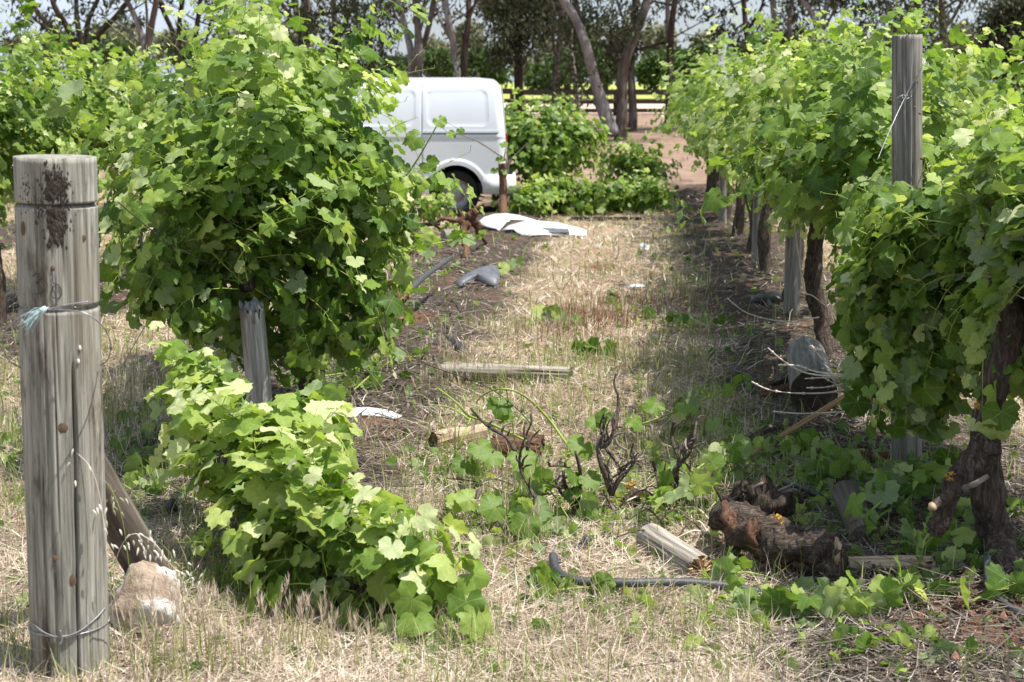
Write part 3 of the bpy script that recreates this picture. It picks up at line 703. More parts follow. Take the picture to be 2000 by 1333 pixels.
make_vine('grapevine', 'third vine of the right row on a dark curved trunk', tuple(G(1622, 705)), cord(1, 9.3, 11.0, 1.08, seed=9), 175, 7, lrange=(.5, 1.2), size=.075, chang=(.35, .68), spread=70, indiv=220, droop=.9, side_bias=-15,
          trunk=[G(1622, 705) - Vector((0, 0, .05)), P(1610, 640, 10.1), P(1590, 570, 10.1), P(1590, 500, 10.1), P(1600, 420, 10.1)])
ORD = ['fourth', 'fifth', 'sixth', 'seventh', 'eighth', 'ninth', 'tenth', 'eleventh', 'twelfth']
for k, y in enumerate((12.4, 14.5, 16.6, 18.7, 20.9, 23.2, 25.6)):
    nr = y < 14
    make_vine('grapevine', f'{ORD[k]} vine from the front in the right row', rowbase(1, y), cord(1, y-.95, y+.95, 1.08, seed=20+k), 150 if nr else 100, 20+k, 'vines of the right row', lrange=(.55, 1.28), size=.075 if nr else .085, spread=82, chang=(.35, .7), near=nr, indiv=150 if nr else (60 if y < 19 else 0), tr=.055, petioles=False)
# the row left of the left row: leaves behind the thick post
for k, y in enumerate((11.3, 13.3, 15.3, 17.4, 19.5, 21.8, 24.2)):
    nr = y < 14
    nm = ['vine at the left edge, shoots rising to the top corner', 'vine rising behind the thick weathered post', 'third vine of the far left row, behind the thick post', 'fourth vine of the far left row', 'fifth vine of the far left row', 'sixth vine of the far left row', 'last vine of the far left row'][k]
    make_vine('grapevine', nm, rowbase(-1, y), cord(-1, y-.95, y+.95, 1.12, seed=40+k), 155 if nr else 100, 40+k, 'vines of the far left row', lrange=(.5, 1.4) if k == 0 else (.5, 1.1), size=.074 if nr else .085, spread=75, chang=(.4, .8), near=nr, indiv=180 if nr else (60 if y < 19 else 0), petioles=False)
# the row right of the right row
for k, y in enumerate((14.2, 16.4, 18.6, 20.8, 23.2)):
    make_vine('grapevine', ['first vine of the far right row, behind the tall trellis post', 'second vine of the far right row', 'third vine of the far right row', 'fourth vine of the far right row', 'last vine of the far right row'][k], rowbase(2, y), cord(2, y-1, y+1, 1.1, seed=60+k), 92, 60+k, 'vines of the far right row', lrange=(.5, 1.15), size=.086, spread=80, near=False, indiv=0)
# left row past the van
bq = G(1062, 402)
_, LR = make_vine('grapevine', 'round green vine standing behind the tail of the white van', tuple(bq), [P(1000, 310, 23.0), P(1060, 290, 23.3), P(1125, 305, 23.8)], 230, 71, chang=(.6, 1.15), curtain=.5, lrange=(.4, .85), size=.085, spread=85, near=False, indiv=80, tr=.07)
fill(LR, P(1065, 275, 23.3), (.74, .7, .66), 620, .075, 721, .44); prune(LR, 0, 950, 0, 600, 40); prune(LR, 1185, 1500, 0, 600, 40)
bq = G(1245, 398)
make_vine('grapevine', 'small leaning vine below the twin gum trunks', tuple(bq), [P(1210, 350, 25.5), P(1250, 350, 25.8), P(1275, 360, 26)], 70, 72, lrange=(.3, .7), size=.085, spread=85, near=False, indiv=40, tr=.05)
for k, (u0, u1, v_, n) in enumerate(((1015, 1110, 408, 60), (1110, 1215, 410, 70), (1205, 1290, 405, 60))):
    q = G((u0+u1)/2, v_+8)
    make_vine('uprooted_vine', ['heap of torn vine leaves below the round vine', 'heap of torn vine leaves behind the flat dark board', 'heap of torn vine leaves right of the flat dark board'][k], tuple(q), [G(u0, v_+10, .04), G((u0+u1)/2, v_+8, .12), G(u1, v_+10, .04)], n+10, 80+k, 'heaps of torn vines', lrange=(.2, .45), chang=(.2, .5), size=.085, spread=85, droop=1.4, near=False, indiv=40, tr=.03, tint0=.36,
              trunk=[G(u0, v_, .05), G(u1, v_, .1)])
for k, (u0, u1, v_, n, lab) in enumerate(((770, 860, 452, 50, 'heap of torn vine leaves left of the torn red brown trunk'),)):
    q = G((u0+u1)/2, v_+8)
    make_vine('uprooted_vine', lab, tuple(q), [G(u0, v_+4, .1), G((u0+u1)/2, v_+2, .22), G(u1, v_+6, .06)], n, 90+k, 'heaps of torn vines', lrange=(.25, .62), chang=(.25, .6), size=.08, spread=85, droop=1.2, near=False, indiv=60, tr=.03, tint0=.40, trunk=[G(u0, v_, .05), G(u1, v_, .1)])
L_ = PLANTS[-3][1]; fill(L_, P(1150, 385, 22.6), (.95, .4, .30), 260, .075, 741, .42); fill(L_, P(1040, 390, 22.6), (.5, .4, .2), 120, .075, 742, .42)
L_ = [q for q in PLANTS if q[0]['label'].startswith('small leaning')][0][1]; fill(L_, P(1235, 325, 25.6), (.55, .4, .5), 260, .078, 743, .4)
# shoot bent out over the van
b = MB(); rg = random.Random(5); L = Leaves()
bs = thing('broken_shoot', 'long broken shoot with few leaves leaning across the van side', 'vine shoot', G(700, 640))
pl = smooth_line([P(690, 480, 8.4), P(745, 400, 8.4), P(800, 335, 8.4), P(840, 270, 8.4), P(864, 225, 8.4)], 4)
b.tube(pl, lerp_list([.007, .003], len(pl)), 5)
for (u, v, sz, tx, ty) in ((812, 268, .075, -1, -.3), (858, 236, .05, .5, -1), (880, 262, .035, 1, -.6), (836, 320, .07, 1, -1), (790, 322, .05, -.6, -1), (900, 254, .03, .6, -.8), (848, 352, .06, .6, -.8), (770, 372, .06, -.7, -.7)):
    o = P(u, v, 8.38); L.add(o, (rg.uniform(-.4, .4), -.8, .5), (tx, -.2, ty), sz, .42 + rg.uniform(-.1, .15))
    q = min(pl, key=lambda a: (a-o).length); b.tube([q, o], [.0018, .0012], 3)
b.build('stem', M_SHOOT, bs); PLANTS.append((bs, L, 20, T_HI, 5))
# shoot hanging right of the bushy vine, low
def sprig(name, label, line, leaves, seed, size=.07, r0=.006, mat=None, group=None, Yd=None, tint=.42, dens=9, loft=0.):
    rg = random.Random(seed); pts = smooth_line(line, 4)
    t = thing(name, label, 'vine shoot', (pts[0].x, pts[0].y, min(hz1(pts[0].x, pts[0].y), pts[0].z)), group)
    b = MB(); b.tube(pts, lerp_list([r0, r0*.45], len(pts)), 5); L = Leaves()
    for k in range(leaves):
        q = pts[rg.randrange(len(pts))]; a = rg.uniform(0, 6.283)
        o = q + Vector((math.cos(a)*rg.uniform(.02, .1), math.sin(a)*rg.uniform(.02, .1), rg.uniform(.0, .05) + loft*rg.random()))
        o.z = max(o.z, hz1(o.x, o.y) + .012)
        L.add(o, (rg.gauss(0, .75), rg.gauss(-.15, .75), rg.uniform(-.5, 1)), (math.cos(a), math.sin(a), rg.uniform(-.7, .3)), size*rg.uniform(.45, 1.05), tint + rg.gauss(.03, .2))
        b.tube([q, o], [.0016, .0012], 3, caps=False)
    b.build('stem', mat or M_SHOOT, t); PLANTS.append((t, L, leaves, T_HI, seed)); return t
sprig('leaning_shoot', 'leafy shoot reaching right from the bushy vine above the torn trunk', [P(640, 560, 8.2), P(720, 520, 8.4), P(800, 490, 8.6), P(880, 470, 8.8), P(915, 470, 8.8)], 22, 31, .075)
sprig('torn_shoot', 'torn shoot beside the black pipe bend', [G(1000, 1010, .08), G(1060, 1000, .12), G(1110, 1040, .06)], 16, 32, .075, group='torn shoots')
sprig('torn_shoot', 'torn leafy shoot left of the broken vine head', [G(890, 1020, .05), G(960, 1040, .1), G(1050, 1060, .04)], 20, 33, .075, group='torn shoots')
sprig('torn_shoot', 'bright torn shoot lying over the broken log', [G(1255, 1030, .1), G(1310, 1040, .16), G(1380, 1010, .12)], 11, 34, .085, group='torn shoots', tint=.55)
sprig('torn_shoot', 'torn shoot draped on the left end of the twisted trunk', [G(1330, 985, .1), G(1390, 960, .15), G(1430, 930, .1)], 14, 35, .075, group='torn shoots')
sprig('torn_shoot', 'torn shoots spread in front of the twisted trunk', [G(1480, 1205, .03), G(1580, 1215, .05), G(1690, 1205, .05), G(1760, 1180, .05)], 34, 36, .074, group='torn shoots', tint=.5)
sprig('torn_shoot', 'torn shoot under the broken log end', [G(1400, 1165, .03), G(1440, 1150, .06), G(1490, 1150, .05)], 9, 37, .07, group='torn shoots')
sprig('torn_shoot', 'forked torn shoot standing right of the pale split timber', [G(1795, 1180, .0), P(1790, 1120, 5.3), P(1800, 1070, 5.35), P(1840, 1040, 5.4)], 16, 38, .08, group='torn shoots', tint=.45)
sprig('torn_shoot', 'torn shoots heaped around the cut log', [G(1660, 1060, .05), G(1740, 1030, .14), G(1810, 1000, .15), G(1860, 960, .1)], 30, 39, .085, group='torn shoots')
sprig('torn_shoot', 'torn shoot at the foot of the tall trellis post', [G(1600, 930, .03), G(1700, 945, .05), G(1790, 960, .05)], 22, 40, .08, group='torn shoots')
sprig('torn_shoot', 'torn shoot crossing behind the broken vine head on the right', [P(1250, 830, 7.6), P(1330, 800, 7.7), P(1400, 770, 7.8), P(1430, 760, 7.8)], 14, 41, .075, group='torn shoots')
sprig('torn_shoot', 'single upright shoot with a big hanging leaf left of the stake', [G(1380, 860, .0), P(1375, 830, 7.3), P(1390, 780, 7.3), P(1400, 760, 7.3)], 7, 42, .08, group='torn shoots')
sprig('torn_shoot', 'withering shoot left of the white strip', [G(560, 760, .02), G(640, 750, .05), G(720, 740, .05)], 16, 43, .07, group='torn shoots')
sprig('torn_shoot', 'limp shoot on the dirt above the white strip', [G(690, 770, .02), G(760, 720, .04), G(830, 700, .02)], 12, 44, .07, group='torn shoots')
sprig('torn_shoot', 'small clump of vine leaves above the silvery lying post', [G(1090, 700, .02), G(1140, 695, .05), G(1180, 700, .03)], 12, 45, .075, group='torn shoots')
sprig('torn_shoot', 'leaf clump beside the black bend of pipe at its foot', [G(1060, 1170, .02), G(1130, 1175, .05), G(1200, 1165, .03)], 12, 46, .075, group='torn shoots')
sprig('torn_shoot', 'loose leaves at the right bottom corner on red soil', [G(1890, 1190, .02), G(1950, 1180, .05), G(2010, 1170, .03)], 8, 47, .08, group='torn shoots')
sprig('torn_shoot', 'leaves below the stake in the shade', [G(1430, 900, .02), G(1520, 900, .05), G(1600, 890, .03)], 16, 48, .075, group='torn shoots')
sprig('torn_shoot', 'leafy scraps left of the short grey post', [G(230, 880, .02), G(290, 930, .04), G(330, 880, .03)], 16, 49, .075, group='torn shoots')
sprig('torn_shoot', 'leafy scraps below the big white bumper piece', [G(880, 520, .02), G(950, 545, .05), G(1000, 520, .03)], 10, 50, .08, group='torn shoots')
sprig('torn_shoot', 'green scraps around the brown weeds', [G(1020, 640, .02), G(1070, 630, .04), G(1110, 640, .02)], 12, 51, .075, group='torn shoots')
sprig('torn_shoot', 'dark leafy scraps right of the brown weeds', [G(1200, 590, .02), G(1300, 640, .04), G(1400, 640, .02)], 16, 52, .07, group='torn shoots', tint=.28)
# leaves strewn on the ground, too many to tell apart
rg = random.Random(9); lt = thing('leaf_litter', 'loose green vine leaves strewn over the ground', 'leaves', (0, 6, 0)); lt['kind'] = 'stuff'
L = Leaves()
for (cu, cv, su, sv, n) in ((1000, 1040, 130, 45, 80), (1180, 1010, 220, 60, 150), (1380, 920, 120, 60, 90), (950, 880, 110, 50, 60), (1600, 1000, 160, 50, 90), (1540, 1200, 180, 22, 60), (1680, 930, 170, 50, 150), (1250, 930, 160, 60, 60), (1420, 850, 80, 50, 50), (700, 720, 80, 40, 60), (820, 560, 60, 60, 40), (280, 830, 60, 60, 40), (1860, 1060, 100, 80, 90), (1300, 1200, 260, 50, 40), (1750, 1270, 170, 40, 30), (30, 860, 50, 50, 40), (1250, 620, 160, 60, 50), (900, 930, 80, 40, 40), (300, 950, 50, 30, 25), (1500, 430, 100, 30, 30)):
    for k in range(n):
        o = G(rg.gauss(cu, su*.6), rg.gauss(cv, sv*.6), rg.uniform(.008, .035)); a = rg.uniform(0, 6.28)
        L.add(o, (rg.gauss(0, .7), rg.gauss(0, .7), rg.uniform(-.6, 1)), (math.cos(a), math.sin(a), 0), rg.uniform(.025, .065), rg.choice((.25, .35, .42, .5, .6, .8)))
for k in range(3600):      # small torn scraps everywhere between the rows
    v = 430 + 900*rg.random()**1.2; o = G(rg.uniform(0, 2000), v, rg.uniform(.005, .03)); a = rg.uniform(0, 6.28)
    if rg.random() > .35 + .65*float(sstep(-.1, .5, wob(o.x, o.y, 1.4, 3.1))): continue
    L.add(o, (rg.gauss(0, .7), rg.gauss(0, .7), rg.uniform(-.3, 1)), (math.cos(a), math.sin(a), 0), rg.uniform(.014, .048), rg.choice((.05, .15, .25, .35, .45, .55, .75)))
PLANTS.append((lt, L, 0, T_HI, 99))

# ------------------------------------------------------------------ posts and logs
def log_mesh(name, length, r0, r1, mats, seg=40, rings=40, seed=0, cracks=(), kerfs=(), rough=.02, end0=0., end1=0., flat=0., bow=0., th0=0.):
    """round timber along local z; cracks (angle, z0, z1, width, depth), kerfs (z, height, depth); end0/end1 = raggedness"""
    rg = random.Random(seed); V = []; F = []; MI = []
    zs = set(np.linspace(0, length, rings).tolist())
    for z, h, d in kerfs: zs |= {z - h, z - h*.45, z, z + h*.45, z + h}
    zs = sorted(z for z in zs if -1e-6 <= z <= length + 1e-6)
    ph = [rg.uniform(0, 6.28) for _ in range(6)]
    prof = [1 + rough*(math.sin(2*6.283*k/seg + ph[0]) + .7*math.sin(3*6.283*k/seg + ph[1]) + .5*rg.uniform(-1, 1)) for k in range(seg)]
    jag0 = [rg.random()**1.5 for _ in range(seg)]; jag1 = [rg.random()**1.5 for _ in range(seg)]
    crackw = [(rg.uniform(0, 6.28), rg.uniform(.02, .05)) for _ in cracks]
    for z in zs:
        f = z/length; r = r0 + (r1 - r0)*f
        kd = 0
        for kz, kh, dep in kerfs:
            if abs(z - kz) < kh*.46: kd = max(kd, dep)
        for k in range(seg):
            th = 6.283185*k/seg; q = r*prof[k]*(1 + rough*.5*math.sin(7*f + ph[2] + th) + rough*.25*rg.uniform(-1, 1))
            if flat and math.sin(th) < -1 + flat: q *= .9
            for ci, (ca, z0, z1, wd, dp) in enumerate(cracks):
                if z0 <= z <= z1:
                    c_ = th0 + ca + crackw[ci][1]*math.sin(5*f + crackw[ci][0])
                    da = abs((th - c_ + math.pi) % (2*math.pi) - math.pi)*r
                    e = min(1, (z - z0)/.12, (z1 - z)/.12)
                    if da < wd: q -= dp*e*(1 - da/wd)
            q -= kd*(.75 + .25*math.sin(5*th + ph[3]))
            zz = z
            if z < 1e-6: zz = z + end0*jag0[k]
            if z > length - 1e-6: zz = z - end1*jag1[k]
            V.append((q*math.cos(th) + bow*math.sin(math.pi*f), q*math.sin(th), zz))
    n = len(zs)
    for i in range(n-1):
        for k in range(seg):
            k2 = (k+1) % seg; F.append((i*seg+k, i*seg+k2, (i+1)*seg+k2, (i+1)*seg+k)); MI.append(0)
    # ends: inner rings so that broken ends are rough
    for e, base_i, jag, sgn in ((end0, 0, jag0, -1), (end1, (n-1)*seg, jag1, 1)):
        prev = [base_i + k for k in range(seg)]; zb = 0 if sgn < 0 else length
        for q in (.72, .4, .15):
            cur = []
            for k in range(seg):
                bx, by, bz = V[base_i + k]
                cur.append(len(V)); V.append((bx*q, by*q, zb - sgn*(e*rg.random()*.9 if e else 0) + (sgn*.002*(1-q) if not e else 0)))
            for k in range(seg):
                k2 = (k+1) % seg; f_ = (prev[k], prev[k2], cur[k2], cur[k]); F.append(f_ if sgn > 0 else tuple(reversed(f_))); MI.append(1)
            prev = cur
        F.append(tuple(prev) if sgn > 0 else tuple(reversed(prev))); MI.append(1)
    me = bpy.data.meshes.new(name); me.from_pydata(V, [], F)
    for m_ in mats: me.materials.append(m_)
    me.polygons.foreach_set('material_index', MI); me.polygons.foreach_set('use_smooth', [a == 0 for a in MI]); me.update()
    return me
def face_angle(p0, p1):          # local angle of the side that looks at the camera
    p0 = Vector(p0); p1 = Vector(p1); q = (p1-p0).to_track_quat('Z', 'X').to_matrix()
    l = q.transposed() @ (Vector((0, 0, CAM_H)) - (p0+p1)/2); return math.atan2(l.y, l.x)
def orient(o, p0, p1, roll=0.):
    d = Vector(p1) - Vector(p0)
    q = d.to_track_quat('Z', 'X').to_matrix().to_4x4()
    o.matrix_basis = Matrix.Translation(Vector(p0)) @ q @ Matrix.Rotation(roll, 4, 'Z')
    ORG[o] = Vector(p0)
def log(name, label, cat, p0, p1, r0, r1=None, mats=None, roll=0., group=None, **kw):
    p0 = Vector(p0); p1 = Vector(p1)
    me = log_mesh(name, (p1-p0).length, r0, r1 or r0, mats or [M_LOG, M_LOG], th0=face_angle(p0, p1) - roll, **kw)
    o = link(name, me); orient(o, p0, p1, roll); tag(o, label, cat, group); return o

# thick weathered strainer post at the left
DY = -.09
def PP(u, v, Y): return P(u, v, Y + DY)
pb = Vector((-1.314, 4.35, -.12)); pt = P(107, 306, 4.33); PR = .112
sp = thing('strainer_post', 'thick weathered round wooden post standing at the left front', 'post', (pb.x, pb.y, 0))
def zat(v): return P(110, v, 4.22).z + .12
body = link('post_body', log_mesh('post_body', (pt-pb).length, PR, PR, [M_POST, M_POST], 220, 110, 3,
    cracks=[(R(14), .02, 1.14, .0048, .06), (R(-12), .6, 1.30, .0032, .014), (R(-5), .95, 1.45, .0032, .010), (R(32), .05, .6, .0032, .010), (R(-34), .1, .9, .0032, .012), (R(-30), 1.45, 1.69, .0032, .012), (R(6), 1.3, 1.69, .0032, .010), (R(-18), .05, .6, .0032, .012), (R(48), .3, 1.1, .0032, .010), (R(22), 1.2, 1.69, .0032, .010), (R(-50), .2, 1.2, .005, .012), (R(-24), .8, 1.3, .004, .01)], th0=face_angle(pb, pt),
    kerfs=[(zat(402), .011, .017), (zat(606), .009, .012)], rough=.014), sp)
body.matrix_basis = Matrix.Translation(pb - ORG[sp]) @ (pt-pb).to_track_quat('Z', 'X').to_matrix().to_4x4()
ax = (pt-pb).normalized()
def on_post(u, v, lift=.002):       # point of the post surface seen at (u, v)
    d = ray(u, v).normalized(); o = Vector((0, 0, CAM_H))
    # ray against the cylinder
    w0 = o - pb; dp_ = d - ax*d.dot(ax); wp = w0 - ax*w0.dot(ax)
    a = dp_.dot(dp_); b_ = 2*dp_.dot(wp); c_ = wp.dot(wp) - (PR+lift)**2; disc = max(b_*b_ - 4*a*c_, 0)
    return o + d*((-b_ - math.sqrt(disc))/(2*a))
def post_line(name, uv, r, mat, lift=.001, par=sp, n=5, seg=5):
    b = MB(); pts = smooth_line([on_post(u, v, lift) for u, v in uv], n); b.tube(pts, r, seg); return b.build(name, mat, par)
# pencilled number, top row of the digits as drawn on the wood
post_line('numeral', [(64, 540), (72, 533), (81, 536), (80, 546), (70, 552), (80, 556), (85, 566), (79, 573), (66, 574)], .0013, M_MARK, .0006)
post_line('numeral', [(108, 557), (101, 566), (101, 578), (110, 584), (119, 578), (119, 566), (113, 556), (104, 553), (103, 537)], .0013, M_MARK, .0006)
# knots, stains and pale scrapes
def knot(u, v, rx, ry, mat=M_KNOT, name='knot'):
    b = MB(); c = on_post(u, v, -.004); nrm = (c - (pb + ax*((c-pb).dot(ax)))).normalized(); sx = ax.cross(nrm)
    V = [c + nrm*.005]; n = 14
    for q in (.45, 1.0):
        for k in range(n):
            a = 6.283*k/n; V.append(c + sx*(rx*q*math.cos(a)) + ax*(ry*q*math.sin(a)) + nrm*(.0055 if q < .9 else .0032))
    F = [(0, 1+k, 1+(k+1) % n) for k in range(n)] + [(1+k, 1+n+k, 1+n+(k+1) % n, 1+(k+1) % n) for k in range(n)]
    b.add(V, F); return b.build(name, mat, sp)
for u, v, rx, ry in ((47, 447, .011, .024), (123, 836, .014, .016), (181, 805, .012, .024), (162, 466, .010, .016), (108, 1091, .008, .012), (142, 1134, .010, .022), (103, 525, .006, .008), (190, 1058, .006, .008)): knot(u, v, rx, ry)
for u, v in ((156, 681), (153, 707)):
    b = MB(); c = on_post(u, v, .003)
    for k in range(1):
        V, F, C = tube([c + ax*.009, c + ax*.006, c, c - ax*.006], [.001, .0032, .005, .001], 8); b.add(V, F)
    b.build('snail', M_SNAIL, sp)
# dark bark scabs around the upper saw cut
rg = random.Random(12)
b = MB()
for k in range(460):
    v = rg.choice((rg.gauss(372, 22), rg.gauss(424, 22))); u = 106 + rg.gauss(0, 24)*(1.25 - abs(v - 402)/110)
    if k % 5 == 0: u, v = rg.choice(((rg.gauss(52, 5), rg.gauss(372, 14)), (rg.gauss(168, 3), rg.gauss(350, 16)), (rg.gauss(120, 6), rg.gauss(455, 12))))
    if abs(v - 402) < 6 or v < 318: continue
    c = on_post(u, v, .0002); nrm = (c - (pb + ax*((c-pb).dot(ax)))).normalized(); sx = ax.cross(nrm); s_ = rg.uniform(.002, .012)*(1.1 - min(abs(u-106), 40)/50)
    n = 8; V = [c + nrm*rg.uniform(.0004, .002)] + [c + sx*(s_*.55*math.cos(6.283*j/n)*rg.uniform(.4, 1.5)) + ax*(s_*1.5*math.sin(6.283*j/n)*rg.uniform(.4, 1.5)) - nrm*.0012 for j in range(n)]
    b.add(V, [(0, 1+j, 1+(j+1) % n) for j in range(n)])
b.build('bark_scab', simple('charred_bark', (.045, .036, .03), .9, .6, 60, .5), sp, smooth=False, kind='stuff')
# wires round the post
def ring(v0, v1, r=.0022, lift=.0035, name='wire', mat=M_WIRE, tilt=0., gap=0.):
    c = pb + ax*((on_post(110, (v0+v1)/2) - pb).dot(ax)); a = ax.orthogonal().normalized(); a = Vector((1, 0, 0)) - ax*ax.x; a.normalize(); e = ax.cross(a)
    pts = [c + a*((PR+lift)*math.cos(t)) + e*((PR+lift)*math.sin(t)) + ax*(tilt*math.cos(t)) for t in np.linspace(gap, 6.283-gap, 40)]
    b = MB(); b.tube(pts, r, 6); return b.build(name, mat, sp)
ring(603, 603, .0024, -.004); ring(403, 403, .0018, -.008, mat=M_DARKWIRE)
ring(1243, 1243, .0026, .003, tilt=.004)
# the lower wire rises to the right and is twisted at the front
post_line('wire', [(62, 1215), (85, 1235), (118, 1245), (155, 1233), (190, 1205), (207, 1185)], .0024, M_WIRE, .006)
post_line('wire_twist', [(117, 1232), (119, 1240), (121, 1252), (117, 1258)], .004, M_WIRE, .008)
# loose loop in front of the post at the upper wire
b = MB(); pts = smooth_line([PP(175, 589, 4.28), PP(130, 596, 4.26), PP(95, 604, 4.25), PP(60, 612, 4.24), PP(25, 630, 4.24), PP(5, 660, 4.26), PP(14, 700, 4.32), PP(42, 720, 4.38)], 5); b.tube(pts, .0021, 6)
pts = smooth_line([PP(95, 606, 4.25), PP(130, 606, 4.23), PP(165, 612, 4.22), PP(195, 632, 4.24), PP(215, 665, 4.28), PP(212, 700, 4.34), PP(196, 714, 4.4)], 5); b.tube(pts, .0021, 6)
b.build('wire_loop', M_WIRE, sp)
b = MB(); rg = random.Random(3)
for k in range(26):
    s_ = PP(88 + rg.gauss(0, 4), 606 + rg.gauss(0, 3), 4.235)
    b.tube(smooth_line([s_, PP(70 + rg.gauss(0, 8), 618 + rg.gauss(0, 6), 4.23 + rg.gauss(0, .01)), PP(56 + rg.gauss(0, 9), 640 + rg.gauss(0, 8), 4.235 + rg.gauss(0, .012))], 3), .0011, 3)
b.tube([PP(80, 612, 4.235), PP(84, 606, 4.23), PP(90, 600, 4.235)], [.008, .010, .005], 7)
b.build('twine_knot', M_TWINE, sp)
# brace behind it, leaning to the right into the ground
log('brace_post', 'dark wooden brace slanting into the ground behind the thick post', 'post', P(318, 1140, 4.95) - Vector((0, 0, .06)), P(112, 800, 4.62), .068, .062, [M_BRACE, M_BRACE], seed=8, rough=.03, roll=.5)
# stone at its foot
def rock(name, label, c, size, seed, mats):
    rg = random.Random(seed); b = MB(); n, mm = 48, 36; V = []; pz = [rg.uniform(0, 6) for _ in range(8)]
    dirs = [Vector((rg.gauss(0, 1), rg.gauss(0, 1), rg.gauss(0, 1))).normalized() for _ in range(12)]; offs = [rg.uniform(.62, .92) for _ in dirs]
    for i in range(mm+1):
        ph = math.pi*i/mm
        for k in range(n):
            th = 6.283*k/n; d = Vector((math.sin(ph)*math.cos(th), math.sin(ph)*math.sin(th), math.cos(ph)))
            r = 1.0
            for q, of in zip(dirs, offs):
                k_ = d.dot(q)
                if k_ > .05: r = min(r, of/k_)
            r *= 1 + .03*math.sin(7*d.x + pz[0])*math.sin(6*d.z + pz[1]) + .022*math.sin(15*d.y + 9*d.z + pz[2]) + .018*math.sin(23*d.x - 17*d.z + pz[3]) + rg.uniform(-.012, .012)
            V.append(Vector(c) + Vector((d.x*r*size[0], d.y*r*size[1], d.z*r*size[2])))
    F = [(i*n+k, (i+1)*n+k, (i+1)*n+(k+1) % n, i*n+(k+1) % n) for i in range(mm) for k in range(n)]
    b.add(V, F); o = b.build(name, mats, None, smooth=True, origin=(c[0], c[1], hz1(c[0], c[1]))); return tag(o, label, 'rock')
m, nt = newmat('pinkish_stone'); n1 = noise(nt, coords(nt), 9, 6, .6); n2 = noise(nt, coords(nt), 5, 3, .5)
c = ramp(nt, n1, [(.3, (.22, .16, .12)), (.55, (.47, .37, .285)), (.75, (.58, .49, .40))]); c = mixc(nt, ramp(nt, n2, [(.5, (0, 0, 0)), (.56, (1, 1, 1))]), c, (.68, .65, .62))
finish(m, nt, c, .9, math_(nt, 'ADD', n1, noise(nt, coords(nt), 60, 5, .7)), .9, .02, .2)
g = G(282, 1235); rock('field_stone', 'pale pinkish stone lying right of the thick post foot', (g.x - .005, g.y + .05, .115), (.15, .13, .15), 23, m)
# short grey broken post inside the crushed vine
log('broken_post', 'short split grey post standing between the crushed and the bushy vine', 'post', G(520, 905) - Vector((0, 0, .1)), P(490, 588, 6.75), .062, .056, [M_STUB, M_STUB], seed=14, rough=.05, end1=.10, cracks=[(R(0), .2, .95, .012, .03), (R(30), .3, .9, .009, .015), (R(-35), .3, .9, .009, .015)])
# tall trellis post, right
tb = G(1772, 938); tt = P(1774, 68, tb.y + .02)
tp = thing('trellis_post', 'tall grey round trellis post in the right row with wire ties', 'post', tuple(tb))
o = link('post_body', log_mesh('post_body', (tt-tb).length + .1, .067, .064, [M_POST2, M_POST2], 56, 90, 5, rough=.012, end1=.008,
    th0=face_angle(tb, tt), cracks=[(R(2), .9, 2.1, .006, .022), (R(25), 1.0, 2.0, .006, .014), (R(-22), 1.5, 2.1, .006, .018), (R(-40), .2, 1.6, .006, .014), (R(40), .3, 1.3, .006, .014), (R(-8), 1.8, 2.1, .006, .02)]), tp)
o.matrix_basis = Matrix.Translation(Vector((0, 0, -.1))) @ (tt-tb).to_track_quat('Z', 'X').to_matrix().to_4x4()
b = MB(); rg = random.Random(2); q = P(1768, 190, tb.y - .075)
for k in range(7): b.tube(smooth_line([q + Vector((rg.gauss(0, .012), rg.gauss(0, .004), rg.gauss(0, .012))) for _ in range(4)], 3), .0016, 4)
b.build('wire_twist', M_WIRE, tp)
b = MB(); b.tube(smooth_line([P(1810, 112, tb.y - .02), P(1801, 130, tb.y - .07), P(1768, 190, tb.y - .085), P(1740, 250, tb.y - .2), P(1715, 310, tb.y - .4)], 5), .0022, 5)
b.tube(smooth_line([P(1800, 125, tb.y-.07), P(1812, 122, tb.y-.05), P(1812, 130, tb.y-.06), P(1804, 128, tb.y-.07)], 4), .0016, 4)
b.build('wire', M_WIRE, tp)
for u, v, rx in ((1787, 210, .005), (1797, 222, .006), (1800, 310, .007)):
    c = P(u, v, tb.y - .066); b = MB(); b.tube([c + Vector((0, .003, 0)), c - Vector((0, .003, 0))], [rx, rx*.8], 8); b.build('nail', simple('rusty_nail', (.25, .10, .04), .8, .4, 60), tp)
# more posts of the right row
for k, (u, v, r) in enumerate(((1546, 612, .062), (1478, 517, .055), (1411, 434, .055))):
    q = G(u, v); log('trellis_post', ['grey trellis post beside the dark curved vine trunk', 'trellis post under the fifth vine of the right row', 'far trellis post at the end of the shaded strip'][k], 'post', q - Vector((0, 0, .1)), q + Vector((0, 0, 1.75)), r, r, [M_POST2, M_POST2], seed=30+k, rough=.02, group='posts of the right row', seg=18, rings=16)
for k, y in enumerate((12.6, 19.0)):
    x = rowx(-1, y); log('trellis_post', ['trellis post inside the far left row', 'second trellis post inside the far left row'][k], 'post', (x, y, -.1), (x, y, 1.7), .06, .06, [M_POST2, M_POST2], seed=34+k, rough=.02, group='posts of the far left row', seg=16, rings=12)
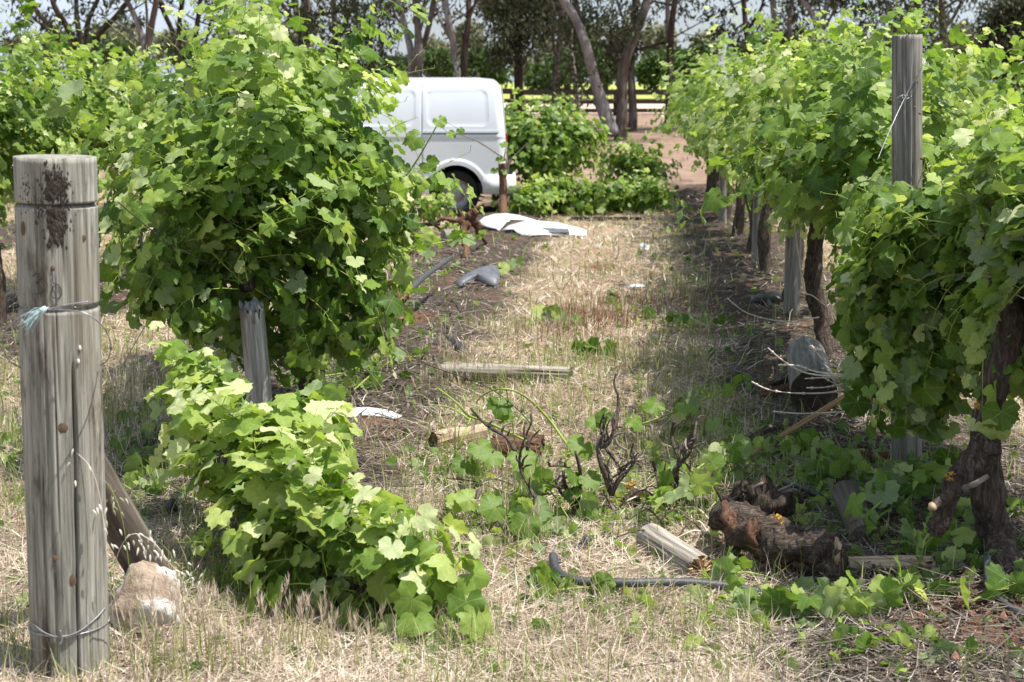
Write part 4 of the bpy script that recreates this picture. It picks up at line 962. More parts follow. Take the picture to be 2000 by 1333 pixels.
# trellis wires
def wire(name, label, pts, r=.002, mat=M_WIRE, group=None, n=6):
    b = MB(); pts = smooth_line(pts, n); b.tube(pts, r, 5); o = b.build(name, mat, origin=pts[0]); return tag(o, label, 'wire', group)
for k, z in enumerate((1.08, 1.52)):
    wire('trellis_wire', ['lower wire of the right row', 'upper wire of the right row'][k], [(rowx(1, y), y, z + (.03 if k else 0)*math.sin(y)) for y in (3.5, 6.9, 10, 14, 20, 27)], .0022, M_WIRE, 'trellis wires')
for k, z in enumerate((1.08, 1.5)):
    wire('trellis_wire', ['lower wire of the far left row', 'upper wire of the far left row'][k], [(rowx(-1, y), y, z) for y in (9, 13, 19, 26)], .0022, M_WIRE, 'trellis wires')
wire('slack_wire', 'slack dark wire falling from the bushy vine to the broken vine head', [P(230, 395, 6.0), P(330, 475, 6.4), P(440, 527, 6.8), P(560, 565, 7.2), P(680, 613, 7.4), P(745, 655, 7.4), P(830, 710, 7.2), P(950, 755, 7.0), P(1030, 820, 6.7), P(1058, 880, 6.5), P(1040, 940, 6.4), P(980, 990, 6.3), P(860, 995, 6.2)], .0024, M_DARKWIRE)
b = MB(); a_, c_ = P(718, 641, 7.39), P(745, 654, 7.38); b.tube([a_, a_.lerp(c_, .2), a_.lerp(c_, .8), c_], [.004, .012, .012, .004], 10); o = b.build('wire_joiner', M_GREYPLASTIC, origin=a_); tag(o, 'grey plastic joiner on the slack dark wire', 'wire joiner')
wire('stay_wire', 'thin stay wire from a metal peg behind the thick post', [G(225, 740), P(270, 660, 9.2), P(300, 610, 9.3)], .003, M_WIRE)
# lying timbers
log('lying_post', 'silvery split post lying on the straw in the middle', 'post', G(862, 738, .04), G(1120, 746, .04), .058, .052, [M_LOG, M_LOG], seed=41, rough=.04, roll=1.2, seg=72, cracks=[(R(-15), .45, 1.6, .006, .018), (R(12), .3, 1.5, .006, .012), (R(38), .1, 1.0, .006, .010)], end1=.03, end0=.05)
log('broken_log', 'short broken grey log with a torn orange end beside the twisted trunk', 'log', G(1268, 1075, .05), G(1372, 1143, .05), .06, .058, [M_LOG, M_CREAM], seed=42, rough=.03, end1=.05, end0=.008, seg=72, cracks=[(R(10), .05, .5, .006, .012), (R(-30), .0, .5, .006, .010), (R(40), 0, .4, .006, .010)])
log('cut_log', 'round cut log half hidden in leaves behind the twisted trunk', 'log', G(1690, 1068, .03), G(1650, 1005, .09), .058, .058, [M_BRACE, M_BRACE], seed=43, rough=.02)
log('thick_log', 'thick dark log lying in the shade behind the pale dry canes', 'log', G(1588, 812, .115), G(1572, 735, .13), .125, .12, [M_POST2, M_DARKWOOD], seed=44, rough=.02, cracks=[(R(0), 0, .8, .012, .03), (R(30), 0, .8, .012, .025), (R(-35), 0, .8, .012, .025), (R(60), 0, .8, .012, .02)])
log('split_timber', 'split pale timber lying left of the broken vine head', 'timber', G(842, 882, .04), G(950, 868, .07), .052, .035, [M_SPLIT, M_SPLIT], seed=45, rough=.16, end0=.12, end1=.14, roll=.8)
log('rotten_log', 'red brown rotten wood behind the green bent shoots', 'log', G(960, 895, .06), G(1062, 905, .07), .06, .075, [M_RBARK, M_RBARK], seed=46, rough=.16, end0=.12, end1=.12)
log('splintered_timber', 'pale splintered timber lying behind the twisted trunk', 'timber', G(1540, 1118, .035), G(1830, 1122, .035), .022, .026, [M_SPLIT, M_SPLIT], seed=47, rough=.18, end0=.06, end1=.1, seg=10)
log('wooden_stake', 'long yellowish stake leaning up to the right in the shade', 'stake', G(1438, 915, .02), P(1665, 765, 7.6), .013, .013, [M_STAKE, M_STAKE], seed=48, rough=.05, seg=8, end1=.02)
log('stone_log', 'short grey log near the torn vine beside the bumper', 'log', G(866, 478, .08), G(900, 474, .08), .085, .085, [M_POST2, M_POST2], seed=49, rough=.05)
b = MB(); a_, c_ = G(1118, 431, .03), G(1250, 433, .03); b.box((a_+c_)/2, ((c_-a_).length, .12, .05)); o = b.build('flat_board', M_DARKWOOD, origin=a_, smooth=False); tag(o, 'flat dark board lying in front of the torn vine heap', 'board')
for k, (u0, v0, u1, v1, lab) in enumerate(((1500, 770, 1560, 750, 'dark split board end beside the thick log'), (1478, 785, 1555, 768, 'brown split board below the dark one'), (1600, 895, 1740, 912, 'thin brown lath lying in the deep shade'))):
    log('split_board', lab, 'board', G(u0, v0, .03), G(u1, v1, .05), .02, .022, [M_DARKWOOD if k == 0 else M_RBARK, M_SPLIT], seed=60+k, rough=.12, seg=8, rings=10, end0=.03)
log('burnt_branch', 'bent dark branch under the yellowish stake', 'branch', G(1440, 893, .02), G(1525, 852, .05), .014, .018, [M_VBARK, M_VBARK], seed=64, rough=.12, seg=10, bow=.03)

# ------------------------------------------------------------------ torn vine wood
def bark_thing(name, label, cat, parts, seed, origin, extra=None):
    rg = random.Random(seed); t = thing(name, label, cat, origin)
    for pn, line, rad, mat, rough in parts:
        b = MB(); pts = smooth_line(line, 9); b.tube(pts, lerp_list(rad, len(pts)), 16, 0, rough, rg, .22); b.build(pn, mat, t)
    return t
def blob(name, c, r, mat, parent, seed, n=60, s=(.006, .014), squash=(1, 1, 1)):
    rg = random.Random(seed); b = MB()
    for k in range(n):
        d = Vector((rg.gauss(0, 1), rg.gauss(0, 1), rg.gauss(0, 1))).normalized()*r*rg.uniform(.5, 1); d = Vector((d.x*squash[0], d.y*squash[1], d.z*squash[2])); q = Vector(c) + d; e = rg.uniform(*s)
        V = [q + Vector((rg.gauss(0, e), rg.gauss(0, e), rg.gauss(0, e))) for _ in range(5)]
        b.add(V, [(0, 1, 2), (0, 2, 3), (0, 3, 1), (1, 3, 4), (1, 4, 2), (2, 4, 3)])
    return b.build(name, mat, parent, smooth=False)
Yt = 5.38
tw = bark_thing('uprooted_vine', 'thick twisted dark vine trunk lying uprooted at the right front', 'vine trunk',
    [('trunk', [P(1405, 1010, 5.85), P(1441, 1022, 5.72), P(1483, 1048, 5.6), P(1529, 1066, 5.5), P(1575, 1072, 5.42), P(1612, 1068, 5.38), P(1634, 1072, 5.36)], [.05, .076, .086, .074, .056, .064, .052], M_VBARKX, -.2),
     ('broken_limb', [P(1612, 1080, Yt), P(1624, 1110, Yt-.03), P(1628, 1135, Yt-.05), P(1626, 1160, Yt-.05)], [.058, .05, .042, .026], M_VBARK, -.22),
     ('root_crown', [P(1415, 985, 6.05), P(1455, 975, 6.05), P(1500, 980, 6.0), P(1550, 990, 6.0)], [.03, .062, .075, .03], M_VBARK, .42),
     ('peeled_bark', [P(1413, 985, 5.75), P(1425, 1010, 5.66), P(1432, 1040, 5.63), P(1440, 1070, 5.64)], [.014, .028, .026, .008], M_RBARK, -.3),
     ('peeled_bark', [P(1472, 1012, 5.53), P(1468, 1045, 5.51), P(1482, 1085, 5.52)], [.010, .022, .010], M_RBARK, -.3)], 71, tuple(G(1520, 1110)))
log_o = MB(); rg = random.Random(4)
for k in range(12):
    a_ = P(1636 + rg.gauss(0, 3), 1050 + rg.uniform(-4, 26), Yt - .045); log_o.tube([a_, a_ + Vector((rg.uniform(-.02, .006), -.012, -rg.uniform(.03, .08)))], [.007, .003], 5)
log_o.build('torn_wood', M_SPLIT, tw)
blob('lichen', P(1515, 1015, 5.48), .03, M_LICHEN, tw, 5, 18, (.002, .005))
for k in range(13):
    q = P(rg.uniform(1405, 1570), rg.uniform(965, 990), 6.0); e = q + Vector((rg.gauss(0, .07), -.03 + rg.gauss(0, .03), rg.uniform(.01, .09))); pts = smooth_line([q, q.lerp(e, .5) + Vector((rg.gauss(0, .015), 0, rg.gauss(.01, .01))), e], 3)
    b = MB(); b.tube(pts, lerp_list([.013*rg.uniform(.5, 1), .005], len(pts)), 6, 0, .3, rg); b.build('spur', M_CANE if k % 2 else M_VBARK, tw)

# broken vine head in the middle: bare canes and green bent shoots
Yh = 6.25
bh = thing('broken_vine_head', 'torn off vine head with bare dark canes in the middle front', 'vine wood', tuple(G(1140, 1035)))
def cane(uvs, r, mat=M_CANE, name='cane', Y=None, wobble=.05, seed=0, seg=7, rough=.15):
    rg = random.Random(seed); Y = Y or Yh; pts = [P(u, v, Y + wobble*math.sin(1.3*k + seed)) for k, (u, v) in enumerate(uvs)]
    pts = smooth_line(pts, 5); b = MB(); b.tube(pts, [q*.8 for q in lerp_list(r, len(pts))], seg, 0, rough, rg, .2); return b.build(name, mat, bh)
M_DCANE = bark_mat('dark_cane_bark', (.035, .026, .021), (.12, .094, .078), (.30, .25, .215), (60, 60, 14))
CANES = [([(1123, 1035), (1126, 1004), (1111, 968), (1102, 940), (1100, 920)], [.020, .017, .014, .010, .006]), ([(1126, 1004), (1130, 956), (1133, 920), (1123, 881)], [.018, .014, .011, .006]),
 ([(1195, 965), (1186, 944), (1174, 908), (1168, 872), (1178, 839), (1181, 812)], [.018, .014, .012, .012, .009, .006]), ([(1168, 875), (1186, 868), (1201, 836), (1207, 800), (1207, 770)], [.013, .012, .010, .008, .007]),
 ([(1195, 962), (1211, 932), (1219, 916), (1225, 869)], [.015, .012, .009, .005]), ([(1200, 950), (1222, 925), (1237, 905), (1240, 900)], [.010, .009, .007, .006]), ([(1186, 880), (1205, 905), (1218, 922)], [.008, .007, .005]), ([(1180, 905), (1190, 925), (1197, 945)], [.008, .008, .01]),
 ([(1321, 985), (1321, 950), (1319, 920), (1328, 902), (1315, 868), (1312, 848), (1315, 824)], [.019, .018, .017, .014, .010, .008, .006]), ([(1328, 902), (1345, 888), (1356, 850), (1360, 824)], [.011, .009, .008, .006]), ([(1321, 950), (1305, 945), (1288, 945), (1279, 915), (1275, 900)], [.011, .010, .010, .008, .006]), ([(1335, 905), (1342, 880), (1345, 862)], [.009, .007, .006]), ([(1310, 946), (1340, 948), (1360, 952)], [.012, .011, .010]), ([(1340, 905), (1352, 925), (1362, 945)], [.007, .006, .006]),
 ([(1123, 1035), (1091, 1012), (1050, 1000), (1018, 998), (1000, 985), (979, 986), (940, 992)], [.018, .017, .013, .016, .015, .011, .006]), ([(1123, 1035), (1150, 1042), (1180, 1040), (1220, 1045), (1260, 1042)], [.018, .016, .015, .015, .014]),
 ([(1240, 1010), (1280, 1000), (1300, 992), (1320, 990)], [.01, .012, .010, .008]), ([(1074, 911), (1095, 910), (1113, 915)], [.005, .005, .006]), ([(1084, 938), (1095, 962), (1105, 972)], [.006, .008, .009]), ([(1040, 820), (1014, 900), (1036, 956), (1050, 980)], [.004, .008, .009, .010]),
 ([(919, 797), (949, 830), (988, 854), (1005, 880)], [.006, .008, .010, .012]), ([(1060, 935), (1085, 952), (1100, 955)], [.003, .004, .004]), ([(1178, 958), (1200, 1000), (1240, 1030)], [.005, .004, .003]), ([(1030, 880), (1033, 862), (1040, 850)], [.010, .009, .006])]
for k, (uv, r) in enumerate(CANES): cane(uv, r, M_DCANE, seed=k)
rg = random.Random(61)
for k in range(110):      # short side twigs on the canes
    uv, r_ = CANES[rg.randrange(len(CANES))]; i = rg.randrange(len(uv)-1); f = rg.random(); u = uv[i][0] + (uv[i+1][0]-uv[i][0])*f; v = uv[i][1] + (uv[i+1][1]-uv[i][1])*f
    an = rg.uniform(-2.6, -.5); ln = rg.uniform(14, 46); cane([(u, v), (u + .5*ln*math.cos(an), v + .5*ln*math.sin(an) + rg.uniform(-5, 5)), (u + ln*math.cos(an + .3), v + ln*math.sin(an + .3))], [.008, .006, .0035], M_DCANE if k % 3 else M_CANE, 'twig', Yh + rg.uniform(-.05, .05), .03, 200+k, 5)
for k in range(52):      # loose dry canes lying about the head
    u, v = rg.uniform(960, 1420), rg.uniform(940, 1075); an = rg.uniform(-.6, .6) + (0 if k % 2 else 3.1); ln = rg.uniform(40, 130)
    pts = [G(u, v, .02), G(u + .5*ln*math.cos(an), v + .25*ln*math.sin(an) + rg.uniform(-5, 5), rg.uniform(.03, .1)), G(u + ln*math.cos(an), v + .5*ln*math.sin(an), rg.uniform(.02, .08))]
    b = MB(); pts = smooth_line(pts, 4); b.tube(pts, lerp_list([.005, .0025], len(pts)), 5, 0, .15, rg); b.build('cane', M_PALECANE if k % 5 == 0 else (M_CANE if k % 2 else M_DCANE), bh)
cane([(1222, 985), (1240, 975), (1262, 985), (1278, 1000)], [.03, .045, .045, .025], M_VBARK, 'knuckle', 6.35, .02, 50, 12, .35)
blob('lichen', P(1231, 950, 6.3), .026, M_LICHEN, bh, 6, 30, (.003, .006)); blob('lichen', P(1252, 970, 6.3), .014, M_LICHEN, bh, 7, 14, (.003, .006))
GREEN = [([(1123, 890), (1099, 857), (1078, 827), (1045, 791), (1012, 767), (982, 760), (952, 767), (931, 785), (928, 797)], [.009, .008, .008, .007, .0065, .006, .005, .004, .003]), ([(1030, 863), (988, 842), (949, 824), (916, 812), (889, 785), (850, 755)], [.008, .008, .008, .007, .006, .004]), ([(919, 821), (880, 797), (838, 791)], [.006, .005, .003]),
 ([(1005, 860), (997, 800), (990, 770), (980, 720)], [.004, .004, .003, .002]), ([(919, 818), (905, 850), (893, 880)], [.006, .005, .005]), ([(890, 790), (889, 850), (889, 900)], [.004, .004, .004])]
for k, (uv, r) in enumerate(GREEN): cane(uv, r, M_SHOOT, 'green_shoot', 6.9, .08, 30+k, 6, .06)
L = Leaves(); rg = random.Random(77)
for (u, v, s_, tx, tz, y) in ((975, 785, .075, -.2, -1, 6.85), (985, 812, .05, .3, -1, 6.85), (938, 872, .075, .4, -.6, 6.7), (1020, 895, .085, .2, -1, 6.5), (960, 890, .07, -.3, -.9, 6.6), (1140, 868, .075, -.4, -.5, 6.3), (1122, 930, .055, -.4, -.8, 6.2), (1150, 935, .06, .5, -.8, 6.2), (1116, 962, .05, .2, -1, 6.2), (1045, 990, .085, .3, -1, 6.15), (1070, 1010, .08, -.2, -1, 6.15), (910, 905, .07, -.3, -1, 6.7), (925, 1010, .06, .1, -1, 6.2), (1170, 1000, .055, .1, -.8, 6.2), (1180, 810, .05, -.6, -.4, 6.3), (1160, 825, .04, -.8, -.4, 6.3), (1240, 820, .055, .6, -.4, 6.4), (1280, 790, .06, -.4, -.5, 6.6)):
    L.add(P(u, v, y), (rg.gauss(0, .35), -.6, .7), (tx, -.2, tz), s_, rg.uniform(.3, .5))
PLANTS.append((bh, L, 40, T_HI, 78))
# pale dry canes reaching out of the right row
dc = thing('dry_canes', 'pale dry pruned canes hanging left out of the nearest right vine', 'vine canes', tuple(G(1680, 800)))
for k, (uv) in enumerate(([(1520, 713), (1560, 715), (1600, 728), (1680, 735)], [(1500, 680), (1530, 705), (1580, 730), (1680, 738)], [(1585, 675), (1612, 706), (1650, 722), (1690, 735)], [(1468, 746), (1500, 761), (1545, 768), (1610, 768), (1660, 760)], [(1575, 758), (1610, 757), (1650, 750)], [(1607, 737), (1640, 755), (1680, 775)], [(1510, 804), (1560, 808), (1630, 806), (1700, 800)], [(1572, 740), (1620, 738), (1680, 742)], [(1550, 428), (1570, 560), (1590, 580), (1650, 625), (1680, 640)], [(1420, 582), (1460, 612), (1530, 628), (1600, 620)])):
    rg = random.Random(k); Y = 6.3 + .08*k if k < 8 else 9.0
    pts = smooth_line([P(u, v, Y + .03*math.sin(k+i)) for i, (u, v) in enumerate(uv)], 5); b = MB(); b.tube(pts, lerp_list([.0035, .0032, .005], len(pts)), 6, 0, .15, rg)
    for j in range(2, len(pts)-1, 5): b.tube([pts[j] - Vector((.004, 0, 0)), pts[j] + Vector((.004, 0, 0))], .0065, 6)
    b.build('cane', M_PALECANE, dc)
# the arm of the nearest right vine, sawn off
va = bark_thing('sawn_vine_arm', 'dark sawn vine arm with orange lichen beside the nearest right trunk', 'vine wood',
    [('arm', [P(1935, 860, 5.3), P(1905, 900, 5.3), P(1870, 935, 5.28), P(1855, 965, 5.26), P(1835, 1020, 5.25), P(1825, 1045, 5.25)], [.05, .05, .04, .035, .036, .024], M_VBARK, .22),
     ('stub', [P(1856, 965, 5.24), P(1838, 980, 5.2), P(1822, 990, 5.17)], [.024, .02, .017], M_VBARK, .15),
     ('spur', [P(1880, 955, 5.25), P(1905, 945, 5.2), P(1930, 930, 5.2)], [.012, .010, .008], M_CANE, .2)], 81, tuple(G(1850, 1100)))
b = MB(); q = P(1822, 990, 5.155); b.tube([q, q + Vector((-.012, -.012, 0))], [.017, .012], 9, 0, .3, random.Random(3)); b.build('torn_wood', M_SPLIT, va)
blob('lichen', P(1855, 930, 5.22), .022, M_LICHEN, va, 8, 26, (.002, .0045)); blob('lichen', P(1945, 832, 5.31), .03, M_LICHEN, va, 9, 30, (.002, .005), (1.4, .6, .4)); blob('lichen', P(1908, 790, 5.31), .012, M_LICHEN, va, 10, 14, (.003, .006))
# small trunks torn out on the left
bark_thing('uprooted_vine', 'peeled orange brown vine trunk standing right of the bushy vine', 'vine trunk', [('trunk', [G(738, 698, .03), P(752, 665, 10.0), P(752, 620, 10.0), P(770, 590, 10.1), P(790, 575, 10.2)], [.03, .035, .04, .05, .04], M_RBARK, .3), ('splinter', [P(742, 690, 9.95), P(745, 640, 9.95), P(752, 610, 9.95)], [.018, .02, .012], M_SPLIT, .2)], 91, tuple(G(742, 698)))
wire('irrigation_stake', 'long grey pipe leaning behind the peeled vine trunk', [P(795, 575, 10.4), P(830, 540, 11.6), P(880, 505, 13.2)], .022, M_POLY)
bark_thing('uprooted_vine', 'red brown torn vine trunk and roots left of the white bumper', 'vine trunk', [
  ('trunk', [G(908, 505, .0), P(912, 480, 16.4), P(905, 455, 16.5), P(912, 432, 16.6), P(926, 416, 16.6), P(932, 405, 16.6)], [.03, .036, .045, .05, .05, .02], M_RBARK, .4), ('root', [P(915, 430, 16.6), P(932, 440, 16.7), P(936, 458, 16.8), G(950, 474)], [.045, .04, .03, .015], M_RBARK, .4), ('root', [P(912, 428, 16.6), P(890, 432, 16.6), P(868, 428, 16.6), P(850, 436, 16.7)], [.035, .025, .018, .008], M_RBARK, .4),
  ('root', [P(908, 450, 16.5), P(890, 462, 16.5), P(878, 482, 16.4)], [.03, .02, .01], M_RBARK, .4), ('root', [P(925, 415, 16.6), P(940, 402, 16.6), P(948, 398, 16.6)], [.025, .016, .008], M_RBARK, .4), ('root', [P(905, 455, 16.5), P(898, 440, 16.4), P(902, 420, 16.4), P(896, 410, 16.4)], [.022, .018, .014, .006], M_RBARK, .4)], 92, tuple(G(905, 505)))
bark_thing('vine_stock', 'dark vine trunk standing right of the bushy vine', 'vine trunk', [('trunk', [G(806, 500), P(800, 460, 16.6), P(795, 420, 16.6), P(800, 390, 16.6)], [.06, .055, .05, .03], M_VBARK, .25)], 93, tuple(G(806, 500)))
st = bark_thing('red_stump', 'thin red brown stump with dry twigs in front of the van bumper', 'stump', [('stem', [G(983, 425), P(983, 380, 21.5), P(981, 320, 21.5)], [.05, .055, .055], M_RBARK, .12), ('twig', [P(983, 330, 21.5), P(990, 315, 21.5), P(970, 300, 21.5), P(930, 275, 21.5), P(890, 260, 21.5)], [.02, .015, .012, .009, .005], M_CANE, .2), ('twig', [P(988, 345, 21.5), P(994, 320, 21.5), P(1000, 310, 21.5), P(1030, 280, 21.5)], [.015, .014, .009, .005], M_CANE, .2), ('twig', [P(985, 315, 21.5), P(988, 285, 21.5)], [.01, .005], M_CANE, .2)], 94, tuple(G(983, 425)))
L = Leaves(); rg = random.Random(8)
for k in range(14): L.add(P(rg.uniform(960, 1060), rg.uniform(280, 335), 21.4), (rg.gauss(0, .4), -.6, .6), (rg.gauss(0, .6), 0, -1), rg.uniform(.04, .08), .5)
PLANTS.append((st, L, 0, T_LO, 8))
# far left dark trunk base and brush at the left edge
# ------------------------------------------------------------------ pipes and wreckage
def pipe(name, label, pts, r, mat=M_POLY, n=6):
    b = MB(); pts = smooth_line(pts, n); b.tube(pts, r, 10); o = b.build(name, mat, origin=pts[0]); return tag(o, label, 'pipe')
pipe('drip_pipe', 'black irrigation pipe bent in a loop below the broken log', [G(1150, 1075, .05), P(1120, 1082, 5.75), P(1090, 1100, 5.6), G(1080, 1122, .07), G(1090, 1150, .06), G(1130, 1164, .055), G(1220, 1168, .055), G(1330, 1167, .055), G(1420, 1172, .05), G(1482, 1178, .04)], .0165)
pipe('drip_pipe', 'black irrigation pipe running out at the right edge', [G(1925, 1130, .08), G(1932, 1160, .03), G(1960, 1190, .02), G(2020, 1225, .02)], .0125)
pipe('drip_pipe', 'short black pipe piece between the twisted trunk and the cut log', [G(1530, 965, .05), G(1565, 980, .06), G(1605, 990, .04)], .013, M_BLACKPLASTIC)
def shard(name, label, cat, outline, Y, mat, thick=.004, bulge=.03, extra=None, origin=None, parts=()):
    """curved broken panel: outline given as seen, at distance Y or on per-point distances; gets thickness"""
    vb = max(q[1] for q in outline); uc = sum(q[0] for q in outline)/len(outline); Yb = G(uc, vb).y; pts = []
    for q in outline:
        p = P(q[0], q[1], Yb + Y*(G(q[0], q[1]).y - Yb)); p.z = max(p.z, hz1(p.x, p.y) + .012); pts.append(p)
    c = sum(pts, Vector())/len(pts); n_ = Vector((0, -.5, .85)).normalized()
    V = []; F = []; N = len(pts); rings_ = (1.0, .72, .4)
    for lay in (0, 1):
        for q in rings_:
            for p in pts: V.append(c + (p-c)*q + n_*(bulge*(1-q*q)) - n_*thick*lay)
        V.append(c + n_*bulge - n_*thick*lay)
    S = N*3 + 1
    for lay in (0, 1):
        o0 = lay*S
        for r_ in range(2):
            for k in range(N):
                k2 = (k+1) % N; f = (o0+r_*N+k, o0+r_*N+k2, o0+(r_+1)*N+k2, o0+(r_+1)*N+k); F.append(f if lay == 0 else tuple(reversed(f)))
        for k in range(N):
            f = (o0+2*N+k, o0+2*N+(k+1) % N, o0+3*N); F.append(f if lay == 0 else tuple(reversed(f)))
    for k in range(N): F.append((k, S+k, S+(k+1) % N, (k+1) % N))
    b = MB(); b.add(V, F); o = b.build(name, mat, origin=(c.x, c.y, hz1(c.x, c.y))); tag(o, label, cat); return o
fb = shard('broken_bumper', 'curved white bumper piece with an arch, left of the two by the torn trunk', 'car panel', [(933, 434, 17.2), (945, 424, 17.3), (965, 418, 17.4), (990, 417, 17.5), (1015, 421, 17.6), (1040, 428, 17.6), (1055, 434, 17.5), (1030, 433, 17.3), (1005, 430, 17.1), (990, 434, 17.0), (985, 440, 16.9), (975, 452, 16.7), (968, 447, 16.8), (950, 443, 16.9)], .35, M_WHITEPLASTIC, .006, .03)
fb = shard('broken_bumper', 'long white bumper corner lying in the straw, right of the arched piece', 'car panel', [(980, 449, 16.2), (995, 440, 16.4), (1020, 433, 16.7), (1045, 431, 16.9), (1085, 434, 16.9), (1110, 440, 16.8), (1135, 446, 16.6), (1146, 450, 16.4), (1146, 460, 15.95), (1110, 460, 15.9), (1060, 459, 15.9), (1022, 464, 15.8), (1010, 455, 16.0), (1003, 448, 16.2)], .4, M_WHITEPLASTIC, .006, .06)
Yg = G(1080, 462).y; b = MB(); a_ = [P(1056, 447, Yg + .10), P(1110, 450, Yg + .10), P(1112, 457, Yg - .02), P(1056, 458, Yg - .02)]; n_ = Vector((0, -.03, .02)); b.add([p + n_ for p in a_] + [p - n_ for p in a_], [(3, 2, 1, 0), (0, 1, 5, 4), (1, 2, 6, 5), (2, 3, 7, 6), (3, 0, 4, 7)])
o_ = b.build('insert', M_GREYPLASTIC, fb, smooth=False)
shard('white_strip', 'flat white plastic strip lying right of the crushed vine', 'car panel', [(640, 800, 7.9), (680, 796, 8.0), (720, 795, 8.05), (760, 801, 8.0), (785, 812, 7.85), (775, 821, 7.75), (745, 816, 7.75), (715, 813, 7.75), (690, 818, 7.7), (650, 820, 7.7)], .75, M_WHITEPLASTIC, .008, .02)
shard('plastic_liner', 'grey plastic liner standing up in the straw below the bumper', 'car panel', [(885, 552, 12.8), (915, 532, 12.9), (945, 520, 13.0), (968, 518, 13.0), (978, 535, 12.8), (972, 562, 12.5), (950, 555, 12.6), (925, 548, 12.7), (900, 562, 12.5)], .25, M_GREYPLASTIC, .006, .05)
shard('plastic_shard', 'jagged black plastic shard left of the silvery lying post', 'car panel', [(868, 655, 10.3), (885, 662, 10.2), (905, 672, 10.1), (915, 682, 9.95), (900, 690, 9.85), (885, 676, 10.0)], .5, M_BLACKPLASTIC, .005, .03)
shard('plastic_shard', 'small slate grey shard below the white strip', 'car panel', [(672, 876, 7.0), (700, 888, 6.9), (705, 897, 6.8), (680, 896, 6.8), (668, 886, 6.9)], .8, M_GREYPLASTIC, .004, .01)
shard('black_trim', 'black plastic trim in the shade of the right row', 'car panel', [(1465, 578, 12.6), (1500, 572, 12.7), (1530, 574, 12.7), (1530, 584, 12.5), (1505, 588, 12.4), (1512, 604, 12.1), (1502, 604, 12.1), (1492, 588, 12.4), (1468, 590, 12.4)], .6, M_BLACKPLASTIC, .01, .02)
shard('white_chip', 'white crumpled chip on the grass below the dark board', 'debris', [(1249, 478, 14.8), (1262, 476, 14.8), (1272, 484, 14.6), (1262, 492, 14.4), (1250, 489, 14.5)], .3, M_WHITEPLASTIC, .01, .05)
shard('white_chip', 'thin white chip in the straw left of the right row shade', 'debris', [(1214, 559, 12.8), (1235, 557, 12.8), (1262, 557, 12.8), (1262, 562, 12.65), (1230, 564, 12.6)], .6, M_WHITEPLASTIC, .01, .02)
shard('white_chip', 'white scrap right of the crushed vine tip', 'debris', [(811, 1082, 5.72), (820, 1076, 5.74), (830, 1080, 5.72), (833, 1090, 5.68), (824, 1098, 5.65), (813, 1094, 5.66)], .3, M_WHITEPLASTIC, .01, .02)
shard('white_chip', 'tiny white scrap between the short grey post and the white strip', 'debris', [(634, 690, 9.9), (640, 682, 9.9), (646, 690, 9.8), (641, 698, 9.8)], .4, M_WHITEPLASTIC, .008, .01)
b = MB(); q = G(337, 1012, .04); b.tube([q + Vector((0, .03, -.03)), q + Vector((0, 0, 0)), q + Vector((0, -.01, .03))], [.022, .026, .022], 10); o = b.build('plastic_cup', M_BLACKPLASTIC, origin=q); tag(o, 'small black plastic cap beside the slanting brace', 'debris')
# wild oats
def oat(name, label, line, spikes, seed, tint):
    rg = random.Random(seed); t = thing(name, label, 'grass stalk', (line[0].x, line[0].y, line[0].z)); pts = smooth_line(line, 6)
    b = MB(); b.tube(pts, .0013, 4); b.build('stalk', M_PALECANE if tint > .5 else M_SHOOT, t)
    for k in range(spikes):
        i = rg.randrange(len(pts)//3, len(pts)); q = pts[i] + Vector((rg.gauss(0, .022), rg.gauss(0, .02), rg.gauss(-.012, .02)))
        d = Vector((rg.gauss(.25, .5), rg.gauss(0, .4), -1)).normalized()*rg.uniform(.018, .028)
        V, F, C = tube([q, q + d*.25, q + d*.6, q + d], [.0006, .0032, .0028, .0004], 5)
        me = np_mesh('spikelet', np.array([tuple(p - ORG[t]) for p in V]), np.array([tuple(f[:3]) for f in F] + [(f[0], f[2], f[3]) for f in F]), {'tint': ('FLOAT', np.full(len(V), tint + rg.uniform(-.15, .1)))}, [M_OAT], True); link('spikelet', me, t)
    return t
oat('wild_oat', 'drooping dry wild oat with white husks before the slanting brace', [G(250, 1290), P(225, 1180, 4.5), P(225, 1100, 4.5), P(255, 1045, 4.5), P(300, 1060, 4.5), P(340, 1110, 4.5), P(375, 1125, 4.5)], 52, 1, .95)
oat('wild_oat', 'pale wild oat stalk in front of the thick post crack', [G(230, 1300), P(215, 1150, 4.25), P(200, 1000, 4.25), P(180, 920, 4.25), P(150, 885, 4.25)], 12, 2, .95)
oat('wild_oat', 'greenish wild oat right of the thick post', [G(300, 1280), P(260, 1150, 4.6), P(240, 1020, 4.6), P(220, 960, 4.6), P(205, 940, 4.6)], 16, 3, .3)

